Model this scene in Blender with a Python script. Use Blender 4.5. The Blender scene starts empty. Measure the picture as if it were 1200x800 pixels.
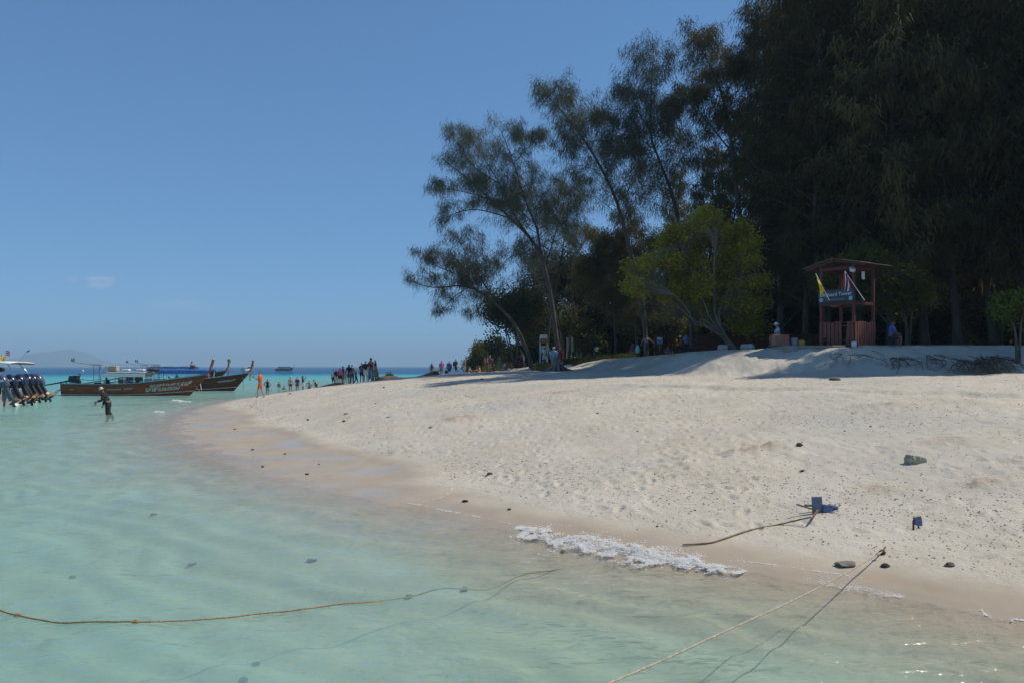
import bpy, bmesh, math, random
import numpy as np
from mathutils import Vector, Matrix, Euler

# ---------------------------------------------------------------- camera, sky, sun, exposure
SC = bpy.context.scene
COL = SC.collection
F = 933.0                       # focal length in photograph pixels (1200 wide)
CAMZ = 2.4                      # eye height above the water
cam_d = bpy.data.cameras.new('camera')
cam_d.sensor_width = 36.0
cam_d.lens = F / 1200.0 * 36.0
cam_d.shift_y = 29.0 / 1200.0
cam_d.clip_start = 0.1
cam_d.clip_end = 40000
cam = bpy.data.objects.new('camera', cam_d)
COL.objects.link(cam)
cam.location = (0, 0, CAMZ)
cam.rotation_euler = (math.radians(90), 0, 0)
SC.camera = cam

SUN_AZ = Vector((0.97, 0.24, 0)).normalized()      # horizontal direction towards the sun
SUN_EL = math.radians(53)
world = bpy.data.worlds.new('World')
SC.world = world
world.use_nodes = True
wn = world.node_tree
wn.nodes.clear()
w_out = wn.nodes.new('ShaderNodeOutputWorld')
w_bg = wn.nodes.new('ShaderNodeBackground')
w_sky = wn.nodes.new('ShaderNodeTexSky')
w_sky.sky_type = 'NISHITA'
w_sky.sun_disc = False
w_sky.sun_elevation = SUN_EL
w_sky.sun_rotation = math.atan2(SUN_AZ.x, SUN_AZ.y)
w_sky.altitude = 0
w_sky.air_density = 0.7
w_sky.dust_density = 0.0
w_sky.ozone_density = 6.0
w_bg.inputs['Strength'].default_value = 0.1
# the photograph's even, clear blue: less contrast between zenith and horizon over the whole sky
w_gam = wn.nodes.new('ShaderNodeGamma')
w_gam.inputs['Gamma'].default_value = 0.56
w_tint = wn.nodes.new('ShaderNodeMix')
w_tint.data_type = 'RGBA'
w_tint.blend_type = 'MULTIPLY'
w_tint.inputs['Factor'].default_value = 1.0
w_tint.inputs['B'].default_value = (1.13, 1.80, 2.42, 1)
wn.links.new(w_sky.outputs[0], w_gam.inputs['Color'])
wn.links.new(w_gam.outputs[0], w_tint.inputs['A'])
# a few faint, thin clouds low over the sea (direction-based, part of the sky itself)
w_tc = wn.nodes.new('ShaderNodeTexCoord')
w_nz = wn.nodes.new('ShaderNodeTexNoise')
w_nz.inputs['Scale'].default_value = 60.0
w_nz.inputs['Detail'].default_value = 5.0
w_mp = wn.nodes.new('ShaderNodeMapping')
w_mp.inputs['Scale'].default_value = (1, 1, 2.6)
wn.links.new(w_tc.outputs['Generated'], w_mp.inputs['Vector'])
wn.links.new(w_mp.outputs[0], w_nz.inputs['Vector'])


def wmath(op, a, b=None, c=None):
    n = wn.nodes.new('ShaderNodeMath')
    n.operation = op
    for i, v in enumerate((a, b, c)):
        if v is None:
            continue
        if isinstance(v, (int, float)):
            n.inputs[i].default_value = v
        else:
            wn.links.new(v, n.inputs[i])
    return n.outputs[0]


w_sep = wn.nodes.new('ShaderNodeSeparateXYZ')
wn.links.new(w_tc.outputs['Generated'], w_sep.inputs[0])


def cloud(px, py, wx, wz, amp):
    d = Vector((px - 600, F, 429 - py))
    u0, v0 = d.x / d.y, d.z / d.y
    u = wmath('DIVIDE', w_sep.outputs[0], w_sep.outputs[1])
    v = wmath('DIVIDE', w_sep.outputs[2], w_sep.outputs[1])
    du = wmath('DIVIDE', wmath('SUBTRACT', u, u0), wx / F)
    dv = wmath('DIVIDE', wmath('SUBTRACT', v, v0), wz / F)
    r2 = wmath('ADD', wmath('MULTIPLY', du, du), wmath('MULTIPLY', dv, dv))
    front = wmath('GREATER_THAN', w_sep.outputs[1], 0.05)
    base = wmath('SUBTRACT', 1.0, wmath('MULTIPLY', r2, 0.55))
    m = wmath('SUBTRACT', wmath('ADD', base, wmath('MULTIPLY', w_nz.outputs['Fac'], 2.2)), 1.45)
    m.node.use_clamp = True
    s = wmath('MULTIPLY', m, front)
    return wmath('MULTIPLY', s, amp)


c_sum = cloud(118, 331, 18, 8, 0.42)
for cc in ((86, 328, 8, 5, 0.22), (205, 357, 36, 6, 0.16), (232, 361, 26, 5, 0.12)):
    c_sum = wmath('MAXIMUM', c_sum, cloud(*cc))
w_mix = wn.nodes.new('ShaderNodeMix')
w_mix.data_type = 'RGBA'
wn.links.new(c_sum, w_mix.inputs['Factor'])
wn.links.new(w_tint.outputs['Result'], w_mix.inputs['A'])
w_mix.inputs['B'].default_value = (6.0, 6.3, 6.8, 1)
wn.links.new(w_mix.outputs['Result'], w_bg.inputs['Color'])
wn.links.new(w_bg.outputs[0], w_out.inputs['Surface'])

sun_d = bpy.data.lights.new('sun', 'SUN')
sun_d.energy = 4.1
sun_d.angle = math.radians(0.53)
sun_d.color = (1.0, 0.94, 0.82)
sun = bpy.data.objects.new('sun', sun_d)
COL.objects.link(sun)
sun.location = (60, 20, 80)
to_sun = Vector((SUN_AZ.x * math.cos(SUN_EL), SUN_AZ.y * math.cos(SUN_EL), math.sin(SUN_EL)))
sun.rotation_euler = to_sun.to_track_quat('Z', 'Y').to_euler()

vs = SC.view_settings
vs.view_transform = 'Standard'
vs.look = 'None'
vs.exposure = 0.0
vs.gamma = 1.0
vs.use_curve_mapping = False
SC.render.engine = 'CYCLES'
SC.cycles.max_bounces = 8
SC.cycles.diffuse_bounces = 2
SC.cycles.glossy_bounces = 2
SC.cycles.transmission_bounces = 3
SC.cycles.transparent_max_bounces = 12
SC.cycles.volume_bounces = 0
SC.cycles.use_denoising = True

# ---------------------------------------------------------------- helpers
rng = np.random.default_rng(7)
random.seed(11)


def P(px, py, Y):
    """Place seen at photograph pixel (px, py) at distance Y metres."""
    return Vector(((px - 600) / F * Y, Y, CAMZ + (429 - py) / F * Y))


def _hash(ix, iy, seed):
    h = (ix.astype(np.int64) * 374761393 + iy.astype(np.int64) * 668265263 + seed * 1442695041) & 0xffffffff
    h = ((h ^ (h >> 13)) * 1274126177) & 0xffffffff
    h = (h ^ (h >> 16)) & 0xffffffff
    return h.astype(np.float64) / 4294967295.0


def vnoise(x, y, seed=0):
    x = np.asarray(x, float); y = np.asarray(y, float)
    ix, iy = np.floor(x), np.floor(y)
    fx, fy = x - ix, y - iy
    fx = fx * fx * fx * (fx * (fx * 6 - 15) + 10); fy = fy * fy * fy * (fy * (fy * 6 - 15) + 10)
    a = _hash(ix, iy, seed); b = _hash(ix + 1, iy, seed)
    c = _hash(ix, iy + 1, seed); d = _hash(ix + 1, iy + 1, seed)
    return (a * (1 - fx) + b * fx) * (1 - fy) + (c * (1 - fx) + d * fx) * fy * 1.0


def fbm(x, y, octaves=4, seed=0, gain=0.5):
    t, a, s = 0.0, 1.0, 0.0
    for o in range(octaves):
        k = 2.03 ** o
        t = t + a * vnoise(x * k + 17.3 * o, y * k - 9.1 * o, seed + o)
        s += a
        a *= gain
    return t / s * 2 - 1


def sstep(a, b, x):
    t = np.clip((np.asarray(x, float) - a) / (b - a), 0, 1)
    return t * t * (3 - 2 * t)


def poly_sd(x, y, line, closed):
    """Distance to an open line, positive inside the closed outline."""
    x = np.asarray(x, float); y = np.asarray(y, float)
    d2 = np.full(x.shape, 1e18)
    for (ax, ay), (bx, by) in zip(line[:-1], line[1:]):
        dx, dy = bx - ax, by - ay
        t = np.clip(((x - ax) * dx + (y - ay) * dy) / (dx * dx + dy * dy), 0, 1)
        d2 = np.minimum(d2, (x - ax - t * dx) ** 2 + (y - ay - t * dy) ** 2)
    ins = np.zeros(x.shape, bool)
    n = len(closed)
    for i in range(n):
        (ax, ay), (bx, by) = closed[i], closed[(i + 1) % n]
        if ay == by:
            continue
        c = ((ay > y) != (by > y)) & (x < (bx - ax) * (y - ay) / (by - ay) + ax)
        ins ^= c
    return np.where(ins, 1, -1) * np.sqrt(d2)


def catmull(pts, k=6):
    pts = [Vector(p) for p in pts]
    out = []
    for i in range(len(pts) - 1):
        p0 = pts[max(i - 1, 0)]; p1 = pts[i]; p2 = pts[i + 1]; p3 = pts[min(i + 2, len(pts) - 1)]
        for j in range(k):
            t = j / k
            out.append(0.5 * ((2 * p1) + (p2 - p0) * t + (2 * p0 - 5 * p1 + 4 * p2 - p3) * t * t
                              + (3 * p1 - p0 - 3 * p2 + p3) * t * t * t))
    out.append(pts[-1])
    return out


class MB:
    """Collects shapes; build() links them as one mesh object."""
    def __init__(self):
        self.v = []; self.f = []; self.n = 0

    def add(self, verts, faces):
        k = self.n
        self.v.extend([tuple(p) for p in verts])
        self.f.extend([tuple(i + k for i in f) for f in faces])
        self.n += len(verts)
        return self

    def box(self, c, s, rot=(0, 0, 0), taper=1.0):
        R = Euler(rot).to_matrix() if not isinstance(rot, Matrix) else rot
        c = Vector(c); vs_ = []
        for z in (-1, 1):
            t = taper if z > 0 else 1.0
            for x, y in ((-1, -1), (1, -1), (1, 1), (-1, 1)):
                vs_.append(c + R @ Vector((x * s[0] / 2 * t, y * s[1] / 2 * t, z * s[2] / 2)))
        return self.add(vs_, [(3, 2, 1, 0), (4, 5, 6, 7), (0, 1, 5, 4), (1, 2, 6, 5), (2, 3, 7, 6), (3, 0, 4, 7)])

    def bevbox(self, c, s, b=0.02, rot=(0, 0, 0)):
        """A box with chamfered edges."""
        bm = bmesh.new()
        bmesh.ops.create_cube(bm, size=1.0)
        for v in bm.verts:
            v.co = Vector((v.co.x * s[0], v.co.y * s[1], v.co.z * s[2]))
        bmesh.ops.bevel(bm, geom=list(bm.edges), offset=b, segments=1, affect='EDGES')
        R = Euler(rot).to_matrix() if not isinstance(rot, Matrix) else rot
        c = Vector(c)
        bm.verts.index_update()
        self.add([c + R @ v.co for v in bm.verts], [[v.index for v in f.verts] for f in bm.faces])
        bm.free()
        return self

    def tube(self, pts, rad, sides=6, caps=True, flat=1.0):
        pts = [Vector(p) for p in pts]
        n = len(pts)
        if not hasattr(rad, '__len__'):
            rad = [rad] * n
        vs_ = []; up = Vector((0, 0, 1))
        prev = None
        for i, p in enumerate(pts):
            d = (pts[min(i + 1, n - 1)] - pts[max(i - 1, 0)])
            if d.length < 1e-9:
                d = Vector((0, 0, 1))
            d.normalize()
            if prev is None:
                a = d.cross(up if abs(d.z) < 0.95 else Vector((0, 1, 0))).normalized()
            else:
                a = (prev - d * prev.dot(d))
                a = a.normalized() if a.length > 1e-6 else d.orthogonal().normalized()
            prev = a
            b = d.cross(a)
            for k in range(sides):
                t = 2 * math.pi * k / sides
                vs_.append(p + (a * math.cos(t) + b * math.sin(t) * flat) * rad[i])
        fs = []
        for i in range(n - 1):
            for k in range(sides):
                k2 = (k + 1) % sides
                fs.append((i * sides + k, i * sides + k2, (i + 1) * sides + k2, (i + 1) * sides + k))
        if caps:
            fs.append(tuple(reversed(range(sides))))
            fs.append(tuple((n - 1) * sides + k for k in range(sides)))
        return self.add(vs_, fs)

    def lathe(self, prof, c=(0, 0, 0), sides=12, rot=(0, 0, 0), sc=(1, 1, 1)):
        R = Euler(rot).to_matrix() if not isinstance(rot, Matrix) else rot
        c = Vector(c); vs_ = []; m = len(prof)
        for r, z in prof:
            for k in range(sides):
                t = 2 * math.pi * k / sides
                vs_.append(c + R @ Vector((r * math.cos(t) * sc[0], r * math.sin(t) * sc[1], z * sc[2])))
        fs = [(i * sides + k, i * sides + (k + 1) % sides, (i + 1) * sides + (k + 1) % sides, (i + 1) * sides + k)
              for i in range(m - 1) for k in range(sides)]
        fs.append(tuple(reversed(range(sides))))
        fs.append(tuple((m - 1) * sides + k for k in range(sides)))
        return self.add(vs_, fs)

    def grid(self, fn, nu, nv):
        vs_ = [fn(i / nu, j / nv) for j in range(nv + 1) for i in range(nu + 1)]
        fs = [(j * (nu + 1) + i, j * (nu + 1) + i + 1, (j + 1) * (nu + 1) + i + 1, (j + 1) * (nu + 1) + i)
              for j in range(nv) for i in range(nu)]
        return self.add(vs_, fs)

    def sheet(self, fn, nu, nv, th):
        """A thin solid sheet: fn(u, v) gives the middle surface, th its thickness along +normal guess."""
        top = [Vector(fn(i / nu, j / nv)) for j in range(nv + 1) for i in range(nu + 1)]
        a = Vector(fn(1, 0)) - Vector(fn(0, 0)); b = Vector(fn(0, 1)) - Vector(fn(0, 0))
        nrm = a.cross(b).normalized() * th
        N = len(top); w = nu + 1
        fs = []
        for j in range(nv):
            for i in range(nu):
                q = (j * w + i, j * w + i + 1, (j + 1) * w + i + 1, (j + 1) * w + i)
                fs.append(q); fs.append(tuple(N + k for k in reversed(q)))
        for i in range(nu):
            fs.append((i + 1, i, N + i, N + i + 1)); k = nv * w + i
            fs.append((k, k + 1, N + k + 1, N + k))
        for j in range(nv):
            k = j * w; fs.append((k, k + w, N + k + w, N + k)); k = j * w + nu
            fs.append((k + w, k, N + k, N + k + w))
        return self.add([p + nrm * 0.5 for p in top] + [p - nrm * 0.5 for p in top], fs)

    def mesh(self, name, mat, smooth=False):
        me = bpy.data.meshes.new(name)
        me.from_pydata(self.v, [], self.f)
        me.update()
        if mat is not None:
            me.materials.append(mat)
        if smooth:
            me.polygons.foreach_set('use_smooth', np.ones(len(me.polygons), bool))
        return me

    def build(self, name, mat, parent=None, smooth=False, loc=None):
        o = bpy.data.objects.new(name, self.mesh(name, mat, smooth))
        COL.objects.link(o)
        if parent is not None:
            o.parent = parent
        if loc is not None:
            o.location = loc
        return o


def np_mesh(name, verts, faces, mat, smooth=False):
    """Fast mesh from arrays; faces is an (n, k) integer array."""
    me = bpy.data.meshes.new(name)
    verts = np.asarray(verts, np.float32); faces = np.asarray(faces, np.int32)
    k = faces.shape[1]
    me.vertices.add(len(verts)); me.vertices.foreach_set('co', verts.ravel())
    me.loops.add(faces.size); me.loops.foreach_set('vertex_index', faces.ravel())
    me.polygons.add(len(faces))
    me.polygons.foreach_set('loop_start', np.arange(0, faces.size, k, dtype=np.int32))
    me.polygons.foreach_set('loop_total', np.full(len(faces), k, np.int32))
    if smooth:
        me.polygons.foreach_set('use_smooth', np.ones(len(faces), bool))
    me.update(calc_edges=True)
    if mat is not None:
        me.materials.append(mat)
    return me


def link(name, me, parent=None, loc=None):
    o = bpy.data.objects.new(name, me)
    COL.objects.link(o)
    if parent is not None:
        o.parent = parent
    if loc is not None:
        o.location = loc
    return o


def tag(o, label=None, cat=None, group=None, kind=None):
    if label: o['label'] = label
    if cat: o['category'] = cat
    if group: o['group'] = group
    if kind: o['kind'] = kind
    return o


def thing(name, label, cat, loc=(0, 0, 0), rz=0.0, group=None):
    o = bpy.data.objects.new(name, None)
    o.empty_display_size = 0.3
    COL.objects.link(o)
    o.location = loc
    o.rotation_euler = (0, 0, rz)
    return tag(o, label, cat, group)


def copy_tree(o, parent=None):
    c = o.copy()
    COL.objects.link(c)
    c.parent = parent
    for ch in o.children:
        copy_tree(ch, c)
    return c


# ---------------------------------------------------------------- materials
def new_mat(name):
    m = bpy.data.materials.new(name)
    m.use_nodes = True
    nt = m.node_tree
    return m, nt, nt.nodes['Principled BSDF'], nt.nodes['Material Output']


_mats = {}


def mat(name, col, rough=0.6, var=0.15, scale=6.0, bump=0.0, metal=0.0, spec=0.5, bscale=None, stretch=(1, 1, 1)):
    """Plain painted / wooden / cloth surface with procedural variation in colour and fine relief."""
    if name in _mats:
        return _mats[name]
    m, nt, b, out = new_mat(name)
    tc = nt.nodes.new('ShaderNodeTexCoord')
    mp = nt.nodes.new('ShaderNodeMapping')
    mp.inputs['Scale'].default_value = stretch
    nt.links.new(tc.outputs['Object'], mp.inputs['Vector'])
    nz = nt.nodes.new('ShaderNodeTexNoise')
    nz.inputs['Scale'].default_value = scale
    nz.inputs['Detail'].default_value = 5
    nt.links.new(mp.outputs[0], nz.inputs['Vector'])
    rp = nt.nodes.new('ShaderNodeValToRGB')
    c = np.array(col[:3])
    rp.color_ramp.elements[0].position = 0.3
    rp.color_ramp.elements[1].position = 0.72
    rp.color_ramp.elements[0].color = (*np.clip(c * (1 - var), 0, 1), 1)
    rp.color_ramp.elements[1].color = (*np.clip(c * (1 + var), 0, 1), 1)
    nt.links.new(nz.outputs['Fac'], rp.inputs['Fac'])
    nt.links.new(rp.outputs['Color'], b.inputs['Base Color'])
    b.inputs['Roughness'].default_value = rough
    b.inputs['Metallic'].default_value = metal
    b.inputs['Specular IOR Level'].default_value = spec
    if bump:
        n2 = nt.nodes.new('ShaderNodeTexNoise')
        n2.inputs['Scale'].default_value = bscale or scale * 4
        n2.inputs['Detail'].default_value = 4
        nt.links.new(mp.outputs[0], n2.inputs['Vector'])
        bp = nt.nodes.new('ShaderNodeBump')
        bp.inputs['Strength'].default_value = bump
        bp.inputs['Distance'].default_value = 0.05
        nt.links.new(n2.outputs['Fac'], bp.inputs['Height'])
        nt.links.new(bp.outputs[0], b.inputs['Normal'])
    _mats[name] = m
    return m


def leaf_mat(name, c1, c2, trans=0.3, scale=0.5, vary=True):
    if name in _mats:
        return _mats[name]
    m, nt, b, out = new_mat(name)
    nt.nodes.remove(b)
    tc = nt.nodes.new('ShaderNodeTexCoord')
    nz = nt.nodes.new('ShaderNodeTexNoise')
    nz.inputs['Scale'].default_value = scale
    nz.inputs['Detail'].default_value = 6
    nt.links.new(tc.outputs['Object'], nz.inputs['Vector'])
    rp = nt.nodes.new('ShaderNodeValToRGB')
    rp.color_ramp.elements[0].position = 0.32
    rp.color_ramp.elements[1].position = 0.68
    rp.color_ramp.elements[0].color = (*c1, 1)
    rp.color_ramp.elements[1].color = (*c2, 1)
    nt.links.new(nz.outputs['Fac'], rp.inputs['Fac'])
    oi = nt.nodes.new('ShaderNodeObjectInfo')
    mr = nt.nodes.new('ShaderNodeMapRange'); mr.inputs['To Min'].default_value = 0.62 if vary else 1.0; mr.inputs['To Max'].default_value = 1.45 if vary else 1.0
    nt.links.new(oi.outputs['Random'], mr.inputs['Value'])
    mu = nt.nodes.new('ShaderNodeMix'); mu.data_type = 'RGBA'; mu.blend_type = 'MULTIPLY'; mu.inputs['Factor'].default_value = 1.0
    nt.links.new(rp.outputs['Color'], mu.inputs['A']); nt.links.new(mr.outputs[0], mu.inputs['B'])
    df = nt.nodes.new('ShaderNodeBsdfDiffuse')
    tr = nt.nodes.new('ShaderNodeBsdfTranslucent')
    mx = nt.nodes.new('ShaderNodeMixShader')
    mx.inputs[0].default_value = trans
    nt.links.new(mu.outputs['Result'], df.inputs['Color'])
    nt.links.new(mu.outputs['Result'], tr.inputs['Color'])
    nt.links.new(df.outputs[0], mx.inputs[1])
    nt.links.new(tr.outputs[0], mx.inputs[2])
    nt.links.new(mx.outputs[0], out.inputs['Surface'])
    _mats[name] = m
    return m
# ---------------------------------------------------------------- the lie of the land
SHORE = [(60, -60), (20, -8), (9.5, 3.4), (6.2, 6.2), (4.6, 7.5), (3.68, 8.5), (2.7, 9.2), (1.6, 9.75), (0.5, 10.9), (-0.6, 12.1),
         (-2.7, 14.3), (-5.1, 17.0), (-8.2, 21.2), (-12.0, 27.8), (-15.6, 36.7), (-18.2, 46), (-19.8, 56), (-20.2, 64),
         (-19, 74), (-15, 88), (-9, 106), (2, 138), (20, 170), (60, 205), (160, 240)]
SHORE_C = SHORE + [(900, 300), (900, -60)]
WOOD = [(70, 24), (34, 30), (22, 32.2), (17, 33.2), (12.4, 33.9), (9.9, 37.2), (9.3, 45), (8.4, 54), (5.4, 60), (2.2, 66),
        (-1.8, 84), (2, 112), (14, 142), (40, 172)]
WOOD_C = WOOD + [(900, 260), (900, 24)]
MOUNDS = [(4.75, 15.3, .75, .28, .13), (6.9, 11.7, .35, .22, .08), (3.28, 15.3, .3, .22, .07), (-1.6, 25, .7, .5, .12), (-3.0, 20.5, .5, .3, .06), (8.0, 14.5, .5, .3, .06),
          (5.5, 11.9, .5, .3, .05), (-6.2, 29, .6, .4, .06), (9.5, 20, .5, .35, .07), (2.0, 30, .8, .5, .08)]


def shore_dist(x, y):
    return poly_sd(x, y, SHORE, SHORE_C)


def land(x, y, fine=True):
    x = np.atleast_1d(np.asarray(x, float)); y = np.atleast_1d(np.asarray(y, float))
    s = shore_dist(x, y)
    w = 0.25 + 2.6 * sstep(13, 20, y) * (1 - sstep(36, 52, y))          # flat wet shelf at the waterline
    s = s + (fbm(x * 0.35, y * 0.35, 3, 5) * 0.55) * sstep(0.2, 3, np.abs(s)) * 0.8
    a = np.clip(s, 0, None)
    up = np.clip(a - w, 0, None)
    z = 0.055 * np.minimum(a, w) / w + 2.22 * (1 - np.exp(-(up / 10.6) ** 1.25))
    d = np.clip(-s, 0, None)
    dep = 0.62 * (1 - np.exp(-d / 4.2)) + 0.022 * np.clip(d - 3, 0, 60) + 0.012 * np.clip(d - 60, 0, 500) \
        + 16 * sstep(190, 420, y + 0.25 * np.abs(x)) + 6 * sstep(420, 1500, y)
    z = np.where(s > 0, z, -dep)
    f = poly_sd(x, y, WOOD, WOOD_C)
    f = f + fbm(x * 0.5, y * 0.5, 3, 21) * 0.55
    rise = 0.35 + 0.75 * sstep(1, 10, x) * (1 - 0.3 * sstep(44, 60, y))
    z = z + rise * sstep(-2.6, 1.6, f) + 0.7 * sstep(3, 34, f)
    if fine:
        dry = sstep(0.14, 0.5, z)
        far = 1 - 0.6 * sstep(30, 90, y)
        z = z + dry * (0.055 * fbm(x * 0.3, y * 0.3, 3, 31)
                       + far * 0.026 * fbm(x * 1.3, y * 1.3, 3, 41)
                       - far * 0.05 * np.clip(fbm(x * 2.9, y * 2.9, 2, 51) - 0.18, 0, 1) * sstep(-.2, .3, fbm(x * .25, y * .25, 2, 53)))
        rs = (x - 7.5) * .736 + (y - 27) * .677 + 0.35 * fbm(x * 0.35, y * 0.35, 2, 61)          # old wheel rut across the upper beach
        al = (x - 7.5) * .677 - (y - 27) * .736
        rm = sstep(-7, -4, al) * (1 - sstep(20, 26, al)) * (.55 + .45 * sstep(-0.4, 0.2, fbm(x * 1.5, y * 1.5, 2, 63)))
        z = z + rm * (0.085 * np.exp(-((rs - .30) / 0.22) ** 2) - 0.075 * np.exp(-((rs + .12) / 0.22) ** 2))
        z = z - far * .045 * sstep(.3, .9, z) * np.clip(fbm(x * 4.6, y * 4.6, 2, 57) - .12, 0, 1) * sstep(-.35, .25, fbm(x * .4, y * .4, 2, 59))
        z = z + (0.10 * fbm(x * 1.1, y * 1.1, 4, 71, .6) - 0.08 * np.abs(fbm(x * 1.9, y * 1.9, 3, 73))) * np.exp(-((f + .3) / 2.0) ** 2)
        for mx, my, wx, wy, h in MOUNDS:
            q = ((x - mx) / wx) ** 2 + ((y - my) / wy) ** 2
            near = q < 8
            if near.any():
                z = z + np.where(near, h * np.exp(-q) * (0.7 + 0.9 * fbm(x * 5, y * 5, 3, 81)), 0)
        z = z + (1 - dry) * (0.012 * fbm(x * 0.9, y * 0.9, 3, 91) + 0.010 * fbm(x * 2.6, y * 2.6, 3, 93)) * np.where(s > -0.5, 1, 1.8)
        z = z + np.where(s < -0.4, 0.030 * np.sin(9 * (x * .62 + y * .78) + 5 * fbm(x * .5, y * .5, 2, 95)) * sstep(-.4, -1.5, s), 0)
    return z


def H(x, y):
    return float(land(x, y)[0])


def onground(px, Y, dz=0.0):
    x = (px - 600) / F * Y
    return Vector((x, Y, H(x, Y) + dz))


def axis(dense, lo, hi, k):
    """Dense middle part with widening steps outside."""
    left = lo - (np.geomspace(0.01, 2.6, k))[::-1]
    right = hi + np.geomspace(0.01, 2.6, k)
    return np.concatenate([left, np.linspace(lo, hi, dense), right])


def fan_rows(y0, y1, step10, pw):
    ys = [y0]
    while ys[-1] < y1:
        y = max(ys[-1], 3.0)
        ys.append(ys[-1] + step10 * (y / 10.0) ** pw)
    return np.array(ys)


def fan_grid(u, rows):
    D = rows + 4.0
    X = D[:, None] * u[None, :]
    Y = np.repeat(rows[:, None], len(u), 1)
    nr, nc = len(rows), len(u)
    i = np.arange(nr - 1)[:, None] * nc + np.arange(nc - 1)[None, :]
    faces = np.stack([i, i + 1, i + nc + 1, i + nc], -1).reshape(-1, 4)
    return X.ravel(), Y.ravel(), faces


def set_attr(me, name, vals):
    at = me.attributes.new(name, 'FLOAT', 'POINT')
    at.data.foreach_set('value', np.asarray(vals, np.float32))


# --- sand material
def sand_material():
    m, nt, b, out = new_mat('sand')
    N, L = nt.nodes, nt.links
    geo = N.new('ShaderNodeNewGeometry')

    def noise(scale, detail=5, stretch=None, rough=0.55):
        n = N.new('ShaderNodeTexNoise')
        n.inputs['Scale'].default_value = scale
        n.inputs['Detail'].default_value = detail
        n.inputs['Roughness'].default_value = rough
        if stretch:
            mp = N.new('ShaderNodeMapping'); mp.inputs['Scale'].default_value = stretch
            L.new(geo.outputs['Position'], mp.inputs['Vector']); L.new(mp.outputs[0], n.inputs['Vector'])
        else:
            L.new(geo.outputs['Position'], n.inputs['Vector'])
        return n.outputs['Fac']

    def ramp(fac, *stops):
        r = N.new('ShaderNodeValToRGB'); e = r.color_ramp.elements
        while len(e) < len(stops):
            e.new(0.5)
        for k, (p, c) in enumerate(stops):
            e[k].position = p
            e[k].color = (*c, 1) if hasattr(c, '__len__') else (c, c, c, 1)
        L.new(fac, r.inputs['Fac'])
        return r.outputs['Color']

    def mix(fac, a, b_, mode='MIX'):
        x = N.new('ShaderNodeMix'); x.data_type = 'RGBA'; x.blend_type = mode
        for s, v in (('Factor', fac), ('A', a), ('B', b_)):
            if hasattr(v, 'is_linked') or hasattr(v, 'links'):
                L.new(v, x.inputs[s])
            elif hasattr(v, '__len__'):
                x.inputs[s].default_value = (*v, 1)
            else:
                x.inputs[s].default_value = v
        return x.outputs['Result']

    def mth(op, a, b_=None):
        n = N.new('ShaderNodeMath'); n.operation = op
        for k, v in enumerate((a, b_)):
            if v is None: continue
            if isinstance(v, (int, float)): n.inputs[k].default_value = v
            else: L.new(v, n.inputs[k])
        return n.outputs[0]

    base = ramp(noise(0.45, 4), (0.3, (0.50, 0.435, 0.345)), (0.7, (0.585, 0.525, 0.44)))
    base = mix(ramp(noise(2.3, 6), (0.42, 0.0), (0.75, 0.55)), base, (0.44, 0.375, 0.285))
    base = mix(ramp(noise(0.18, 5), (0.45, 0.0), (0.68, 0.75)), base, (0.42, 0.395, 0.35))          # greyer, trodden
    # dark grains and bits of shell, coral and leaf litter
    g1 = ramp(noise(38, 2, None, 0.4), (0.66, 0.0), (0.74, 1.0))
    zone = ramp(noise(0.9, 4), (0.46, 0.0), (0.62, 1.0))
    dry_at = N.new('ShaderNodeAttribute'); dry_at.attribute_name = 'litter'
    g1 = mth('MULTIPLY', g1, mth('MULTIPLY', zone, dry_at.outputs['Fac']))
    base = mix(mth('MULTIPLY', g1, 0.6), base, (0.16, 0.125, 0.09))
    g2 = ramp(noise(9, 4, None, 0.55), (0.63, 0.0), (0.70, 1.0))
    base = mix(mth('MULTIPLY', g2, mth('MULTIPLY', dry_at.outputs['Fac'], 0.5)), base, (0.22, 0.175, 0.125))
    dug = N.new('ShaderNodeAttribute'); dug.attribute_name = 'dug'
    base = mix(mth('MULTIPLY', dug.outputs['Fac'], ramp(noise(6, 4), (0.35, 0.45), (0.65, 1.0))), base, (0.36, 0.265, 0.18))
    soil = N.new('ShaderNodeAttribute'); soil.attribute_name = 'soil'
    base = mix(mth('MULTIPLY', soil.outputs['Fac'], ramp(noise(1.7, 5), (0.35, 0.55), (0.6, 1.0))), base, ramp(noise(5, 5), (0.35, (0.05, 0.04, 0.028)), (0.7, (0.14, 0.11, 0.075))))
    wet = N.new('ShaderNodeAttribute'); wet.attribute_name = 'wet'
    sea = N.new('ShaderNodeAttribute'); sea.attribute_name = 'under'
    base = mix(mth('MULTIPLY', wet.outputs['Fac'], 0.9), base, ramp(noise(1.1, 4), (0.35, (0.36, 0.285, 0.205)), (0.7, (0.43, 0.345, 0.255))))
    # seabed: pale sand with patches of dark coral rubble
    weed = ramp(noise(1.35, 5, (1, 0.7, 1), 0.62), (0.66, 0.0), (0.73, 1.0))
    bed = mix(mth('MULTIPLY', weed, 0.55), ramp(noise(0.5, 5), (0.35, (0.40, 0.37, 0.29)), (0.7, (0.50, 0.46, 0.37))), (0.13, 0.13, 0.10))
    base = mix(sea.outputs['Fac'], base, bed)
    L.new(base, b.inputs['Base Color'])
    rg = N.new('ShaderNodeMapRange')
    rg.inputs['From Min'].default_value = 0.35; rg.inputs['From Max'].default_value = 1.0
    rg.inputs['To Min'].default_value = 0.9; rg.inputs['To Max'].default_value = 0.14
    film = ramp(noise(0.55, 5), (0.36, 0.55), (0.72, 1.0))
    sheen = mth('MULTIPLY', wet.outputs['Fac'], film)
    L.new(sheen, rg.inputs['Value'])
    L.new(rg.outputs[0], b.inputs['Roughness'])
    b.inputs['IOR'].default_value = 1.33
    sp = N.new('ShaderNodeMapRange')
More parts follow.
